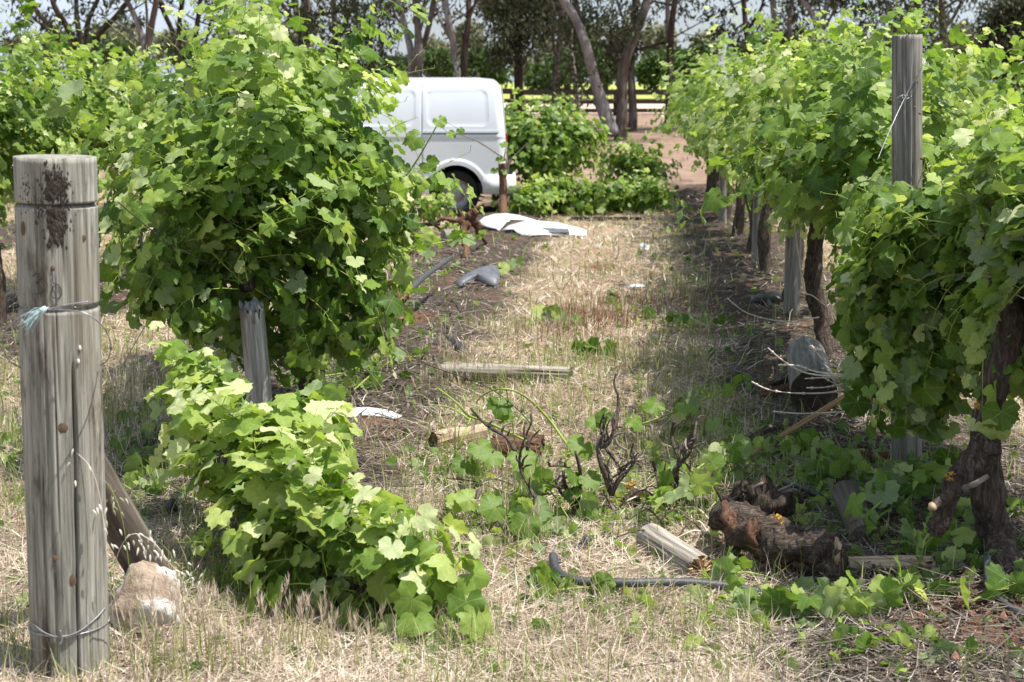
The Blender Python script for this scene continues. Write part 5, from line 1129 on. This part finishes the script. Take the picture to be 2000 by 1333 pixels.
# ------------------------------------------------------------------ the van
def build_van():
    xr, yn, W, Ln = -.08, 22.0, 1.70, 4.70        # rear x, near side y, width, length; the nose points to -x
    t = thing('delivery_van', 'white panel van standing across the left row, nose hidden by the bushy vine', 'van', (xr - Ln/2, yn + W/2, 0))
    AR = [(.72, .36), (3.35, .36)]; ar = .385
    def ztop(s): return float(np.interp(s, [0, .05, .12, .4, 3.0, 3.45, 3.9, 4.25, 4.5, 4.62, 4.7], [1.84, 1.90, 1.925, 1.95, 1.95, 1.92, 1.72, 1.42, 1.18, 1.02, .8]))
    def zbot(s): return .33
    def rr(s, z, s0, s1, z0, z1, rad):            # rounded rectangle distance
        dx = max(s0 + rad - s, s - s1 + rad, 0); dz = max(z0 + rad - z, z - z1 + rad, 0)
        return math.hypot(dx, dz) - rad + (0 if dx or dz else max(s0 + rad - s, s - s1 + rad, z0 + rad - z, z - z1 + rad))
    def off(s, z):
        o = .15*max(0, (z - 1.0)/.95)**2.2 + .05*max(0, (.75 - z)/.45)**2
        if z > 1.78: o += .12*((z - 1.78)/.17)**2
        for s0, s1 in ((.235, 1.12), (1.30, 2.30)):
            d = rr(s, z, s0, s1, 1.305, 1.80, .10)
            o += .010*float(sstep(.01, -.03, d)) + (.006 if -.006 < d < .006 else 0)
        if .10 < s < 1.2: o += .012*math.exp(-((z - 1.195)/.012)**2)
        o += .010*float(sstep(1.135, 1.115, z))
        for s0 in (1.20, 2.42, 3.55):
            if z < 1.86 and abs(s - s0) < .009: o += .022
        if abs(z - 1.845) < .009: o += .012
        for cx, cz in AR:
            d = math.hypot(s - cx, z - cz)
            if d < .47: o -= .022*float(sstep(.475, .45, d))
        if s < .12: o += .10*(1 - s/.12)**2*.9
        if s > 4.3: o += .28*((s - 4.3)/.4)**2
        return o
    ss = np.unique(np.concatenate([np.linspace(0, .12, 9), np.linspace(.12, 2.5, 190), np.linspace(2.5, Ln, 70)])); tt_ = np.linspace(0, 1, 120)
    for sgn, nm in ((0, 'side_panel'), (1, 'side_panel')):
        V = np.zeros((len(ss), len(tt_), 3)); ins = np.zeros(V.shape[:2], bool)
        for i, s in enumerate(ss):
            zb, zt = zbot(s), ztop(s)
            for j, q in enumerate(tt_):
                z = zb + (zt - zb)*q; s2 = s
                for cx, cz in AR:
                    d = math.hypot(s - cx, z - cz)
                    if d < ar and z >= zb:
                        ins[i, j] = True
                        if d > ar - .045 and d > 0: s2 = cx + (s - cx)*ar/d; z = cz + (z - cz)*ar/d
                rake = .09*max(0, (z - 1.0)/.9)*max(0, 1 - s2/.6)
                o = off(s2, z)
                V[i, j] = (xr - s2 - rake, (yn + o) if not sgn else (yn + W - o), z)
        idx = np.arange(ins.size).reshape(ins.shape); F = []
        for i in range(len(ss)-1):
            for j in range(len(tt_)-1):
                if ins[i, j] and ins[i+1, j] and ins[i, j+1] and ins[i+1, j+1]: continue
                f = (idx[i, j], idx[i, j+1], idx[i+1, j+1], idx[i+1, j]); F.append(f if not sgn else tuple(reversed(f)))
        b = MB(); b.add(V.reshape(-1, 3), F); b.build(nm, M_PAINT, t)
    # roof, windscreen line and tail between the two sides
    V = []; n = 14
    for s in ss[::3]:
        zt = ztop(s); rake = .09*max(0, (zt - 1.0)/.9)*max(0, 1 - s/.6); o = off(s, zt)
        for k in range(n+1):
            q = k/n; crown = .035*math.sin(math.pi*q)*(1 if s > .1 else s/.1)
            V.append((xr - s - rake, yn + o + (W - 2*o)*q, zt + crown))
    m_ = len(ss[::3]); b = MB(); b.add(V, [(i*(n+1)+k, i*(n+1)+k+1, (i+1)*(n+1)+k+1, (i+1)*(n+1)+k) for i in range(m_-1) for k in range(n)]); b.build('roof', M_PAINT, t)
    V = []; zz = np.linspace(.33, 1.84, 20)
    for z in zz:
        o = off(0, z); rake = .09*max(0, (z - 1.0)/.9)
        for k in range(n+1): V.append((xr - rake + .02*math.sin(math.pi*k/n), yn + o + (W - 2*o)*k/n, z))
    b = MB(); b.add(V, [(i*(n+1)+k, (i+1)*(n+1)+k, (i+1)*(n+1)+k+1, i*(n+1)+k+1) for i in range(19) for k in range(n)]); b.build('tailgate', M_PAINT, t)
    b = MB(); V = []; zz = np.linspace(.33, .8, 6)
    for z in zz:
        o = off(Ln, z)
        for k in range(n+1): V.append((xr - Ln - .03*math.sin(math.pi*k/n), yn + o + (W - 2*o)*k/n, z))
    b.add(V, [(i*(n+1)+k, i*(n+1)+k+1, (i+1)*(n+1)+k+1, (i+1)*(n+1)+k) for i in range(5) for k in range(n)]); b.build('front_panel', M_PAINT, t)
    # rear bumper wrapping the corner
    b = MB(); path = [(.335, -.012), (.20, -.02), (.02, -.01), (-.07, .05), (-.10, .16), (-.10, .85), (-.10, 1.54), (-.07, 1.65), (.02, 1.71), (.335, 1.712)]
    prof = [(0, .33), (-.02, .36), (-.028, .46), (-.02, .58), (-.006, .605), (.03, .61), (.05, .34)]
    V = []; N = len(path)
    for i, (s, y) in enumerate(path):
        a_, c_ = path[max(i-1, 0)], path[min(i+1, N-1)]; tx, ty = c_[0]-a_[0], c_[1]-a_[1]; L_ = math.hypot(tx, ty); nx_, ny_ = ty/L_, -tx/L_
        if i < N/2 and ny_ > 0 and abs(tx) > abs(ty): pass
        nx_, ny_ = (-ty/L_, tx/L_)
        for d, z in prof: V.append((xr - (s + nx_*-d*-1), yn + y + ny_*-d*-1, z))
    K = len(prof); F = [(i*K+k, (i+1)*K+k, (i+1)*K+(k+1) % K, i*K+(k+1) % K) for i in range(N-1) for k in range(K)] + [tuple(range(K)), tuple(reversed(range((N-1)*K, N*K)))]
    b.add(V, F); b.build('rear_bumper', M_WHITEPLASTIC, t)
    b = MB(); b.box((xr - .66, yn + off(.6, 1.19) - .004, 1.186), (1.07, .012, .014)); b.build('door_track', M_SEAM, t, smooth=False)
    b = MB(); b.box((xr - .66, yn + off(.6, 1.205) - .006, 1.212), (1.07, .022, .03)); b.build('track_cover', M_PAINT, t, smooth=False)
    b = MB(); b.box((xr - Ln/2 - .05, yn + W/2, .40), (Ln - .3, W - .3, .16)); b.build('underbody', M_BLACKPLASTIC, t, smooth=False)
    for cx, cz in AR:
        for yy, sg in ((yn + .06, 1), (yn + W - .06, -1)):
            V = []; n2 = 20
            for k in range(n2+1):
                a = math.pi*k/n2
                for d in (0, .30): V.append((xr - cx + (ar+.012)*math.cos(a), yy + sg*d, cz + (ar+.012)*math.sin(a)))
            nb_ = len(V); V += [(xr - cx, yy + sg*.30, cz)] + [(xr - cx - .4, yy + sg*.30, .2), (xr - cx + .4, yy + sg*.30, .2)]
            F = [(2*k, 2*k+1, 2*k+3, 2*k+2) for k in range(n2)] + [(nb_, 2*k+1, 2*k+3) for k in range(n2)] + [(nb_, nb_+1, nb_+2)]
            b = MB(); b.add(V, F); b.build('wheel_arch', M_BLACKPLASTIC, t)
            wc = Vector((xr - cx, yn + .15 if sg > 0 else yn + W - .15, .335)); prof2 = [(.205, -.09), (.24, -.105), (.30, -.105), (.328, -.085), (.335, -.05), (.335, .05), (.328, .085), (.30, .105), (.24, .105), (.205, .09)]
            V = []; n3 = 40
            for k in range(n3):
                a = 6.28319*k/n3
                for r_, y_ in prof2: V.append((wc.x + r_*math.cos(a), wc.y + y_, wc.z + r_*math.sin(a)))
            q = len(prof2); b = MB(); b.add(V, [(k*q+j, k*q+(j+1) % q, ((k+1) % n3)*q+(j+1) % q, ((k+1) % n3)*q+j) for k in range(n3) for j in range(q)])
            wh = b.build('wheel', M_RUBBER, t)
            V = []; pr = [(.206, -.085), (.19, -.07), (.17, -.03), (.12, -.02), (.09, -.06), (.05, -.07), (.0, -.072)]
            for k in range(24):
                a = 6.28319*k/24
                for r_, y_ in pr: V.append((wc.x + max(r_, .001)*math.cos(a), wc.y + y_*sg, wc.z + max(r_, .001)*math.sin(a)))
            q = len(pr); b = MB(); b.add(V, [(k*q+j, ((k+1) % 24)*q+j, ((k+1) % 24)*q+j+1, k*q+j+1) for k in range(24) for j in range(q-1)]); b.build('rim', M_STEEL, wh)
    for yy, sg in ((yn, -1), (yn + W, 1)):
        V = []
        for (s, z) in ((2.55, 1.22), (3.45, 1.22), (4.12, 1.25), (3.98, 1.42), (3.62, 1.72), (2.55, 1.74)):
            V.append((xr - s, yy + (off(s, z) - .006)*(1 if sg < 0 else -1), z))
        b = MB(); b.add(V, [tuple(range(6)) if sg > 0 else tuple(reversed(range(6)))]); b.build('cab_window', M_GLASS, t, smooth=False)
        b = MB(); b.box((xr - .012, yy + (.16 if sg < 0 else -.16), .98), (.05, .12, .42)); b.build('tail_light', M_RED, t, smooth=False)
    V = [(xr - s, yn + .18 + (W - .36)*q, ztop(s) + .012 + .03*math.sin(math.pi*q)) for s in (3.62, 3.9, 4.2) for q in (0, .25, .5, .75, 1)]
    b = MB(); b.add(V, [(i*5+k, i*5+k+1, (i+1)*5+k+1, (i+1)*5+k) for i in range(2) for k in range(4)]); b.build('windscreen', M_GLASS, t)
build_van()
# the second vehicle: only its roof with lights shows over the leaves
def build_wagon():
    c = Vector((-4.9, 31.5, hz1(-4.5, 31.5)))
    t = thing('emergency_wagon', 'white wagon with dark roof rack and blue lamp behind the bushy vine', 'car', c)
    prof = [(-2.3, .45), (-2.35, .95), (-2.2, 1.35), (-1.95, 1.98), (-1.2, 2.02), (.35, 2.0), (1.0, 1.5), (2.15, 1.38), (2.35, 1.15), (2.35, .5)]
    b = MB(); V = []
    for y, k in ((-.93, 1.), (-.88, 1.0), (.88, 1.), (.93, 1.)):
        for x, z in prof:
            ins = .14 if z > 1.45 and abs(y) > .9 else (.12 if z > 1.45 else 0)
            V.append(c + Vector((x*(.985 if abs(y) > .9 else 1), y - math.copysign(ins if abs(y) < .9 else ins, y), z)))
    n = len(prof); F = [(i*n+k, i*n+(k+1) % n, (i+1)*n+(k+1) % n, (i+1)*n+k) for i in range(3) for k in range(n)] + [tuple(reversed(range(n))), tuple(range(3*n, 4*n))]
    b.add(V, F); b.build('body', M_PAINT, t, smooth=False)
    for y in (-1, 1):
        for x0, x1 in ((-1.9, -1.0), (-.95, -.1), (-.05, .75)):
            b = MB(); yy = y*.80; V = [c + Vector((x0 + .06, y*.80, 1.9)), c + Vector((x1 - (.45 if x1 > .5 else 0), y*.80, 1.9)), c + Vector((x1, y*.825, 1.5)), c + Vector((x0, y*.825, 1.5))]
            b.add(V + [p + Vector((0, -y*.02, 0)) for p in V], [(0, 1, 2, 3), (3, 2, 1, 0)]); b.build('window', M_GLASS, t, smooth=False)
        for x in (-1.45, 1.45):
            wc = c + Vector((x, y*.82, .38)); V, F, C = tube([wc - Vector((0, .12, 0)), wc + Vector((0, .12, 0))], .38, 24); b = MB(); b.add(V, F + C); wh = b.build('wheel', M_RUBBER, t)
            V, F, C = tube([wc - Vector((0, .125, 0)), wc + Vector((0, .125, 0))], .2, 16); b = MB(); b.add(V, F + C); b.build('rim', M_STEEL, wh)
    b = MB()
    for k in range(5): b.box(c + Vector((-1.5 + .45*k, 0, 2.13)), (.05, 1.3, .05))
    for y in (-.6, .6): b.box(c + Vector((-.6, y, 2.17)), (2.1, .05, .07))
    b.build('roof_rack', M_BLACKPLASTIC, t, smooth=False)
    b = MB(); V, F, C = tube([c + Vector((1.0, -.6, 2.1)), c + Vector((1.0, .6, 2.1))], .09, 10); b.add(V, F + C); b.build('light_bar', M_BLUE, t)
    b = MB(); b.box(c + Vector((.85, -.82, 1.93)), (.25, .04, .12)); b.build('marker_lamp', M_RED, t, smooth=False)
build_wagon()

# ------------------------------------------------------------------ fence
ft = thing('rail_fence', 'dark timber post and rail fence beyond the gum trees', 'fence', (0, 60, hz1(0, 60)))
for z in (.92, .55, .22):
    for k in range(-9, 12):
        x0 = k*4.; a_ = Vector((x0, 60, hz1(x0, 60) + z)); b = MB(); b.box(a_ + Vector((2., random.Random(k).uniform(-.02, .02), random.Random(k*3+1).uniform(-.025, .025))), (4.02, .06, .21 if z > .9 else .15)); b.build('rail', M_DARKWOOD, ft, smooth=False)
for k in range(-18, 24):
    x0 = k*2.0; b = MB(); b.tube([Vector((x0, 60.12, hz1(x0, 60) - .1)), Vector((x0, 60.12, hz1(x0, 60) + .95))], .085, 8, 0, .05, random.Random(k)); b.build('fence_post', M_DARKWOOD, ft)

# ------------------------------------------------------------------ trees
def leaf_cloud(name, parent, blobs, n, size, mat, seed, slim=.32, droop=.8, tint=(.1, .9), clump=.38):
    """blobs (centre, radii); leaves gather in small clumps inside each blob and leave gaps between"""
    g_ = np.random.default_rng(seed); vol = np.array([b_[1][0]*b_[1][1]*b_[1][2] for b_ in blobs])**.75; per = (n*vol/vol.sum()).astype(int)
    O = []; Tn = []
    for (c, r), m_ in zip(blobs, per):
        if m_ < 3: continue
        nc = max(3, m_//26)
        d = g_.normal(size=(nc, 3)); d /= np.linalg.norm(d, axis=1)[:, None]; cc = d*(g_.random(nc)**.45)[:, None]*np.array(r) + np.array(c)
        k = g_.integers(0, nc, m_); ct = g_.random(nc)
        O.append(cc[k] + g_.normal(size=(m_, 3))*clump*np.array([1, 1, .8])*min(1, min(r))); Tn.append(tint[0] + (tint[1]-tint[0])*np.clip(.6*ct[k] + .4*g_.random(m_), 0, 1))
    O = np.concatenate(O); Tn = np.concatenate(Tn); n = len(O)
    t = g_.normal(size=(n, 3)); t[:, 2] -= droop*1.6; t /= np.linalg.norm(t, axis=1)[:, None]
    a = np.cross(t, g_.normal(size=(n, 3))); a /= np.linalg.norm(a, axis=1)[:, None]
    s = (size*g_.uniform(.6, 1.3, n))[:, None]
    V = np.stack([O, O + t*s*.5 + a*s*slim*.5, O + t*s, O + t*s*.5 - a*s*slim*.5], 1).reshape(-1, 3) - np.array(ORG[parent])
    k = (np.arange(n)*4)[:, None]; F = np.stack([k + [0, 1, 2], k + [0, 2, 3]], 1).reshape(-1, 3)
    return link(name, np_mesh(name, V, F, {'tint': ('FLOAT', np.repeat(Tn, 4))}, [mat]), parent)
def gum(name, label, Y, stems, blobs, seed, mat=M_GUM, n=2600, top=9.5, branches=5, high=True, leafmat=None, size=.2):
    """stems: (list of (u, v), widths in photo pixels), lowest point first; each runs on upward past the frame"""
    rg = random.Random(seed); k_ = Y/FOC
    u0, v0 = stems[0][0][0]; g0 = P(u0, v0, Y); gz = hz1(g0.x, Y)
    t = thing(name, label, 'tree', (g0.x, Y, gz), 'gum trees before the fence'); br = MB(); ups = []
    for i, (uv, wd) in enumerate(stems):
        pts = [P(u, v, Y + rg.uniform(-.15, .15) + .35*i) for u, v in uv]; rad = [w_*k_*.5 for w_ in wd]
        if i == 0 or pts[0].z < gz + .8:
            b0_ = Vector((pts[0].x + rg.uniform(-.05, .05), pts[0].y, gz - .1))
            if pts[0].z > gz + .15: pts = [b0_] + pts; rad = [rad[0]*1.25] + rad
        d = (pts[-1] - pts[-2]).normalized(); q = pts[-1]; r_ = rad[-1]
        while q.z < gz + top - 1.5*rg.random() and r_ > .03:
            d = (d + Vector((rg.gauss(0, .12), rg.gauss(0, .12), .12))).normalized(); q = q + d*1.1; r_ *= .82; pts.append(q); rad.append(r_)
        pl = smooth_line(pts, 4); rl = lerp_list(rad, len(pl))
        b = MB(); b.tube(pl, rl, 10, 0, .10, rg, .1); b.build('trunk' if i == 0 else 'limb', mat if not isinstance(mat, list) else mat[i % len(mat)], t)
        ups.append(pts)
        for k in range(branches):
            j = rg.randrange(max(1, len(pl)//3), len(pl)); s_ = pl[j]; d = Vector((rg.gauss(0, 1), rg.gauss(0, .6), rg.uniform(.2, 1.0))).normalized(); ln = rg.uniform(.9, 2.2)
            bp = [s_, s_ + d*ln*.4, s_ + d*ln*.75 + Vector((0, 0, .15)), s_ + d*ln + Vector((rg.gauss(0, .2), 0, rg.uniform(-.1, .4)))]
            r0_ = min(rl[j]*.5, .05); br.tube(smooth_line(bp, 3), lerp_list([r0_, r0_*.6, r0_*.25], 10), 5, 0, .1, rg)
            for e in range(2):
                f_ = bp[1 + e]; d2 = (d + Vector((rg.gauss(0, .6), rg.gauss(0, .5), rg.gauss(.1, .4)))).normalized(); br.tube([f_, f_ + d2*ln*.3, f_ + d2*ln*.6 + Vector((0, 0, .1))], [r0_*.4, r0_*.25, .006], 4)
    if br.v: br.build('branches', M_GUMDARK, t, kind='stuff')
    bl = [((P(u, v, Y + rg.uniform(-.8, .8))), (ru*k_, min(ru*k_, 1.3), rv*k_)) for u, v, ru, rv in blobs]
    if high:
        for pts in ups:
            e = pts[-1]
            for q in range(4): bl.append((e + Vector((rg.gauss(0, 1.2), rg.gauss(0, 1.0), rg.uniform(-2.2, .6))), (1.2, 1.2, .9)))
    leaf_cloud('crown', t, bl, int(n*1.7), size, leafmat or M_GUMLEAF, seed, clump=.3)
    return t
gum('gum_tree', 'many stemmed dark gum tree at the upper left', 46, [([(165, 135), (160, 100), (128, 80), (70, 20), (55, -20)], [26, 22, 12, 10, 8]), ([(150, 120), (140, 70), (110, 20), (95, -20)], [14, 12, 11, 10]), ([(170, 125), (190, 70), (225, 35), (260, -10)], [18, 14, 10, 8]), ([(165, 110), (150, 40), (148, -15)], [13, 10, 9]), ([(172, 110), (170, 50), (195, -10)], [14, 10, 8]), ([(130, 90), (95, 60), (60, 30)], [9, 6, 4])], [(60, 40, 60, 40), (150, 20, 70, 45), (110, 0, 60, 40), (230, 30, 50, 30), (40, 90, 30, 30), (200, -20, 70, 30)], 201, M_GUMDARK, 4600, branches=6)
gum('gum_tree', 'gum with a pale bent limb and a brown trunk, left of the bushy vine', 44, [([(288, 130), (290, 80), (298, 40), (307, -20)], [15, 14, 12, 12]), ([(283, 120), (278, 75), (262, 30), (240, -15)], [13, 13, 10, 9]), ([(287, 75), (287, 30), (283, -15)], [6, 5, 5]), ([(270, 90), (245, 55), (200, 35)], [5, 4, 3])], [(230, 85, 40, 20), (240, 0, 40, 25), (310, -20, 60, 20)], 202, [M_GUM, M_GUMPALE], 2200)
gum('gum_tree', 'slim dark gum with three leaning stems above the left vines', 47, [([(345, 105), (336, 60), (318, 20), (308, -20)], [9, 9, 9, 9]), ([(350, 100), (350, 50), (357, -10)], [8, 9, 9]), ([(378, 110), (384, 60), (392, -10)], [10, 9, 9]), ([(395, 110), (410, 50), (425, -10)], [6, 5, 4]), ([(440, 0), (480, 50), (505, 95)], [3, 3, 2])], [(370, 70, 40, 30), (410, 10, 50, 20), (330, 95, 25, 20), (450, -10, 30, 20)], 203, M_GUMDARK, 2200, branches=7)
gum('gum_tree', 'gum with a pinkish slender trunk left of the thick grey one', 48, [([(552, 125), (545, 60), (532, -20)], [13, 12, 12])], [(500, 30, 30, 60), (560, 90, 40, 30), (500, -10, 50, 30)], 204, M_GUMPALE, 2400)
gum('gum_tree', 'thick grey gum trunk above the white wagon roof', 45, [([(602, 130), (602, 80), (600, 30), (596, -20)], [20, 20, 18, 18]), ([(590, 120), (585, 60), (572, -15)], [14, 12, 12]), ([(585, 60), (560, 20), (535, -10)], [8, 7, 6])], [(620, 40, 60, 50), (570, 20, 60, 50), (650, 90, 40, 40), (560, 100, 40, 30), (680, 10, 50, 40)], 205, [M_GUM, M_GUMDARK], 5200)
gum('gum_tree', 'dark crowned gum right of the thick grey trunk', 49, [([(655, 150), (655, 70), (650, -20)], [12, 11, 11]), ([(665, 70), (685, 20), (698, -15)], [8, 7, 6])], [(690, 50, 50, 50), (730, 60, 55, 60), (720, 110, 50, 40), (760, 30, 40, 50), (670, 110, 40, 40)], 206, M_GUMDARK, 6000)
gum('gum_tree', 'brown forked gum rising behind the middle of the van roof', 43, [([(815, 160), (818, 100), (815, 40), (808, -20)], [20, 18, 13, 11]), ([(803, 155), (802, 100), (790, 50), (775, -15)], [14, 14, 11, 10]), ([(825, 95), (838, 50), (850, -15)], [12, 11, 11]), ([(822, 60), (830, 20), (830, -20)], [5, 4, 4]), ([(790, 60), (770, 25), (762, -15)], [6, 5, 5])], [(770, 20, 30, 20), (840, -15, 40, 15)], 207, [M_GUM, M_GUMPALE], 1600)
gum('gum_tree', 'forked gum with a grey left stem and a dark right stem behind the van roof', 43, [([(893, 160), (888, 100), (878, 50), (865, -20)], [14, 14, 13, 13]), ([(903, 160), (908, 100), (915, 40), (916, -20)], [17, 12, 11, 11]), ([(885, 85), (865, 50), (850, 15)], [7, 6, 4]), ([(912, 60), (926, 10), (930, -15)], [3, 3, 3])], [(870, -10, 50, 12)], 208, [M_GUMPALE, M_GUMDARK], 1300)
gum('gum_tree', 'gum with dark rough trunk and hanging crown right of the van', 50, [([(1015, 215), (1012, 150), (1012, 90), (1010, 20)], [18, 17, 15, 10]), ([(1018, 130), (1045, 85), (1070, 60)], [7, 5, 4])], [(1000, 20, 60, 35), (1000, 70, 35, 50), (1050, 40, 50, 45), (970, 5, 40, 20), (980, 105, 25, 30), (1060, 0, 60, 30)], 209, M_GUMDARK, 6400, high=False, size=.17)
gum('gum_tree', 'slim brown gum between the fence and the round vine', 47, [([(1083, 200), (1087, 130), (1095, 70), (1096, -20)], [13, 12, 12, 10]), ([(1088, 130), (1078, 60), (1076, -20)], [7, 6, 5])], [(1090, 0, 40, 20), (1120, 60, 20, 20)], 210, M_GUM, 1800)
gum('gum_tree', 'thin pale gum sapling at the fence', 55, [([(1129, 205), (1125, 165), (1120, 130), (1116, 60), (1120, 10)], [10, 9, 7, 6, 4])], [(1118, 50, 20, 25)], 211, M_GUMPALE, 700, high=False)
gum('gum_tree', 'pale leaning trunk of the twin gums right of centre', 42, [([(1195, 265), (1178, 210), (1160, 150), (1145, 90), (1125, 40), (1100, 0), (1080, -30)], [34, 25, 21, 19, 17, 15, 13]), ([(1140, 80), (1130, 30), (1115, -20)], [12, 11, 9])], [(1100, -15, 40, 12), (1170, 30, 40, 35)], 212, [M_GUMPALE, M_GUM], 2200)
gum('gum_tree', 'upright right trunk of the twin gums, forking high', 42.5, [([(1213, 262), (1215, 200), (1218, 130), (1240, 70), (1265, 0), (1272, -25)], [26, 22, 20, 20, 17, 15]), ([(1220, 125), (1233, 70), (1240, -15)], [12, 11, 9]), ([(1218, 130), (1200, 90), (1185, 30)], [7, 6, 4])], [(1215, 40, 45, 45), (1180, 50, 35, 45), (1250, 30, 40, 30), (1230, 70, 25, 25)], 213, [M_GUM, M_GUMDARK], 5200, size=.17)
gum('gum_tree', 'grey trunk just behind the twin gums', 47, [([(1236, 218), (1233, 150), (1232, 100), (1240, 40)], [17, 15, 14, 8])], [(1215, 85, 30, 30)], 214, M_GUM, 900, high=False)
gum('gum_tree', 'double stemmed dark gum left of the right vine row', 46, [([(1308, 170), (1309, 100), (1313, 40), (1320, -20)], [13, 13, 12, 11]), ([(1305, 90), (1304, 40), (1303, -20)], [9, 9, 9])], [(1290, 60, 25, 30), (1340, 10, 25, 15)], 215, [M_GUMDARK, M_GUMPALE], 1200)
gum('gum_tree', 'brown slim gum above the left end of the right vine row', 48, [([(1462, 100), (1456, 50), (1450, -20)], [12, 11, 10]), ([(1460, 60), (1485, 20), (1495, -10)], [6, 6, 5]), ([(1440, 30), (1425, 0)], [5, 4])], [(1400, 60, 45, 25), (1440, 75, 45, 30), (1370, 80, 30, 30), (1490, 60, 40, 30), (1400, 20, 40, 20)], 216, M_GUMDARK, 5200)
gum('gum_tree', 'pair of pale gum stems over the right vine row', 46, [([(1517, 100), (1513, 50), (1508, -20)], [13, 13, 12]), ([(1540, 100), (1543, 40), (1548, -20)], [10, 10, 10])], [(1530, 75, 30, 35), (1560, 50, 25, 35)], 217, M_GUMPALE, 3000)
gum('gum_tree', 'forked pale gum left of the tall trellis post', 44, [([(1600, 110), (1598, 60), (1585, 25), (1558, -15)], [17, 15, 12, 10]), ([(1600, 60), (1613, 20), (1622, -20)], [13, 12, 11]), ([(1608, 60), (1630, 20), (1645, -10)], [6, 5, 4])], [(1640, 80, 45, 35), (1680, 60, 45, 40), (1660, 100, 45, 25), (1650, 20, 40, 30), (1700, 20, 40, 30)], 218, M_GUMPALE, 6500)
gum('gum_tree', 'dark gum behind the top of the tall trellis post', 47, [([(1793, 90), (1792, 40), (1790, -20)], [16, 14, 13]), ([(1788, 50), (1770, 15), (1765, -15)], [6, 6, 5])], [(1740, 20, 40, 30), (1830, 60, 20, 40)], 219, M_GUMDARK, 2600)
gum('gum_tree', 'slim gum with a rising right branch beyond the trellis post', 45, [([(1845, 140), (1843, 80), (1840, 20), (1838, -20)], [12, 12, 12, 11]), ([(1842, 60), (1865, 30), (1882, -10)], [7, 6, 5])], [(1880, 70, 15, 30), (1810, -10, 50, 10)], 220, M_GUM, 1500)
gum('gum_tree', 'dense grey green tree crown filling the upper right corner', 52, [([(1985, 180), (1980, 100), (1975, 30)], [16, 14, 10])], [(1960, 40, 50, 45), (1990, 90, 50, 50), (1940, 90, 30, 40), (2000, 20, 50, 40), (1970, 130, 40, 30)], 221, M_GUMDARK, 6500, high=False)
# dark green bushes behind the fence
def bush(name, label, Y, u, v, ru, rv, seed, n=3000, mat=M_BUSHLEAF, group='green bushes behind the fence', size=.32, cat='bush'):
    rg = random.Random(seed); k_ = Y/FOC; c = P(u, v, Y); gz = hz1(c.x, Y)
    t = thing(name, label, cat, (c.x, Y, gz), group); b = MB()
    for q in range(5):
        e = c + Vector((rg.uniform(-.5, .5)*ru*k_, 0, rg.uniform(-.3, .5)*rv*k_)); s_ = Vector((c.x + rg.uniform(-.3, .3), Y, gz - .1)); b.tube(smooth_line([s_, s_.lerp(e, .5) + Vector((rg.uniform(-.2, .2), 0, 0)), e], 4), lerp_list([.1, .06, .025], 9), 6, 0, .1, rg)
    b.build('trunk', M_GUMDARK, t)
    bl = []
    for q in range(9): bl.append((c + Vector((rg.uniform(-.75, .75)*ru*k_, rg.uniform(-.5, .5)*ru*k_, rg.uniform(-.6, .6)*rv*k_)), (ru*k_*.45, ru*k_*.45, rv*k_*.42)))
    leaf_cloud('crown', t, bl, int(n*1.7), size, mat, seed, .55, .2, (.05, .95), .45); return t
B = [(640, 130, 50, 40, 'leafy green bush above the white wagon'), (755, 140, 50, 30, 'green bush behind the front of the van roof'), (860, 130, 32, 28, 'green bush left of the forked gum'), (945, 125, 38, 35, 'round dark bush right of the forked gum'), (1060, 150, 42, 28, 'low bush behind the rough dark trunk'), (1110, 140, 34, 36, 'bush behind the thin pale sapling'), (1185, 125, 38, 45, 'bright green bush between the twin gums'), (1275, 135, 38, 36, 'dark green bush right of the twin gums'), (1340, 130, 40, 40, 'dark bush at the end of the right vine row'), (200, 110, 60, 30, 'grey green bush beyond the left vines'), (400, 115, 60, 25, 'thin bush beyond the bushy vine top'), (1500, 110, 60, 30, 'bush beyond the right vine row'), (1900, 130, 50, 30, 'bush right of the tall trellis post')]
for k, (u, v, ru, rv, lab) in enumerate(B): bush('bush', lab, 84 + 2*(k % 4), u, v, ru, rv, 400+k, 2600)
# pale far trees
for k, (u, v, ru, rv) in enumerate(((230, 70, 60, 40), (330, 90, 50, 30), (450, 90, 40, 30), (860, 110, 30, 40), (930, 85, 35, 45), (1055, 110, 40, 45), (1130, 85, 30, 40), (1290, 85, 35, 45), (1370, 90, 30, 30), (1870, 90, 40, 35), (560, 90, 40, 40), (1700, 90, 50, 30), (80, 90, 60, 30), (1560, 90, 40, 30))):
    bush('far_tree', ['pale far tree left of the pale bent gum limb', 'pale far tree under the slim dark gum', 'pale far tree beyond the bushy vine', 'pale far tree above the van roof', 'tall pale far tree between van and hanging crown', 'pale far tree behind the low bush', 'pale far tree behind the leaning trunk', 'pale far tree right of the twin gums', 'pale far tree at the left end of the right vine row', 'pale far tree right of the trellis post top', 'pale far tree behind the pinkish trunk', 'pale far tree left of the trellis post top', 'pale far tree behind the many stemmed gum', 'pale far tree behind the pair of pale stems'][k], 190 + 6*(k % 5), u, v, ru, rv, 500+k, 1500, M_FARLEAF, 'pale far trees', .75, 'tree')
finish_plants()
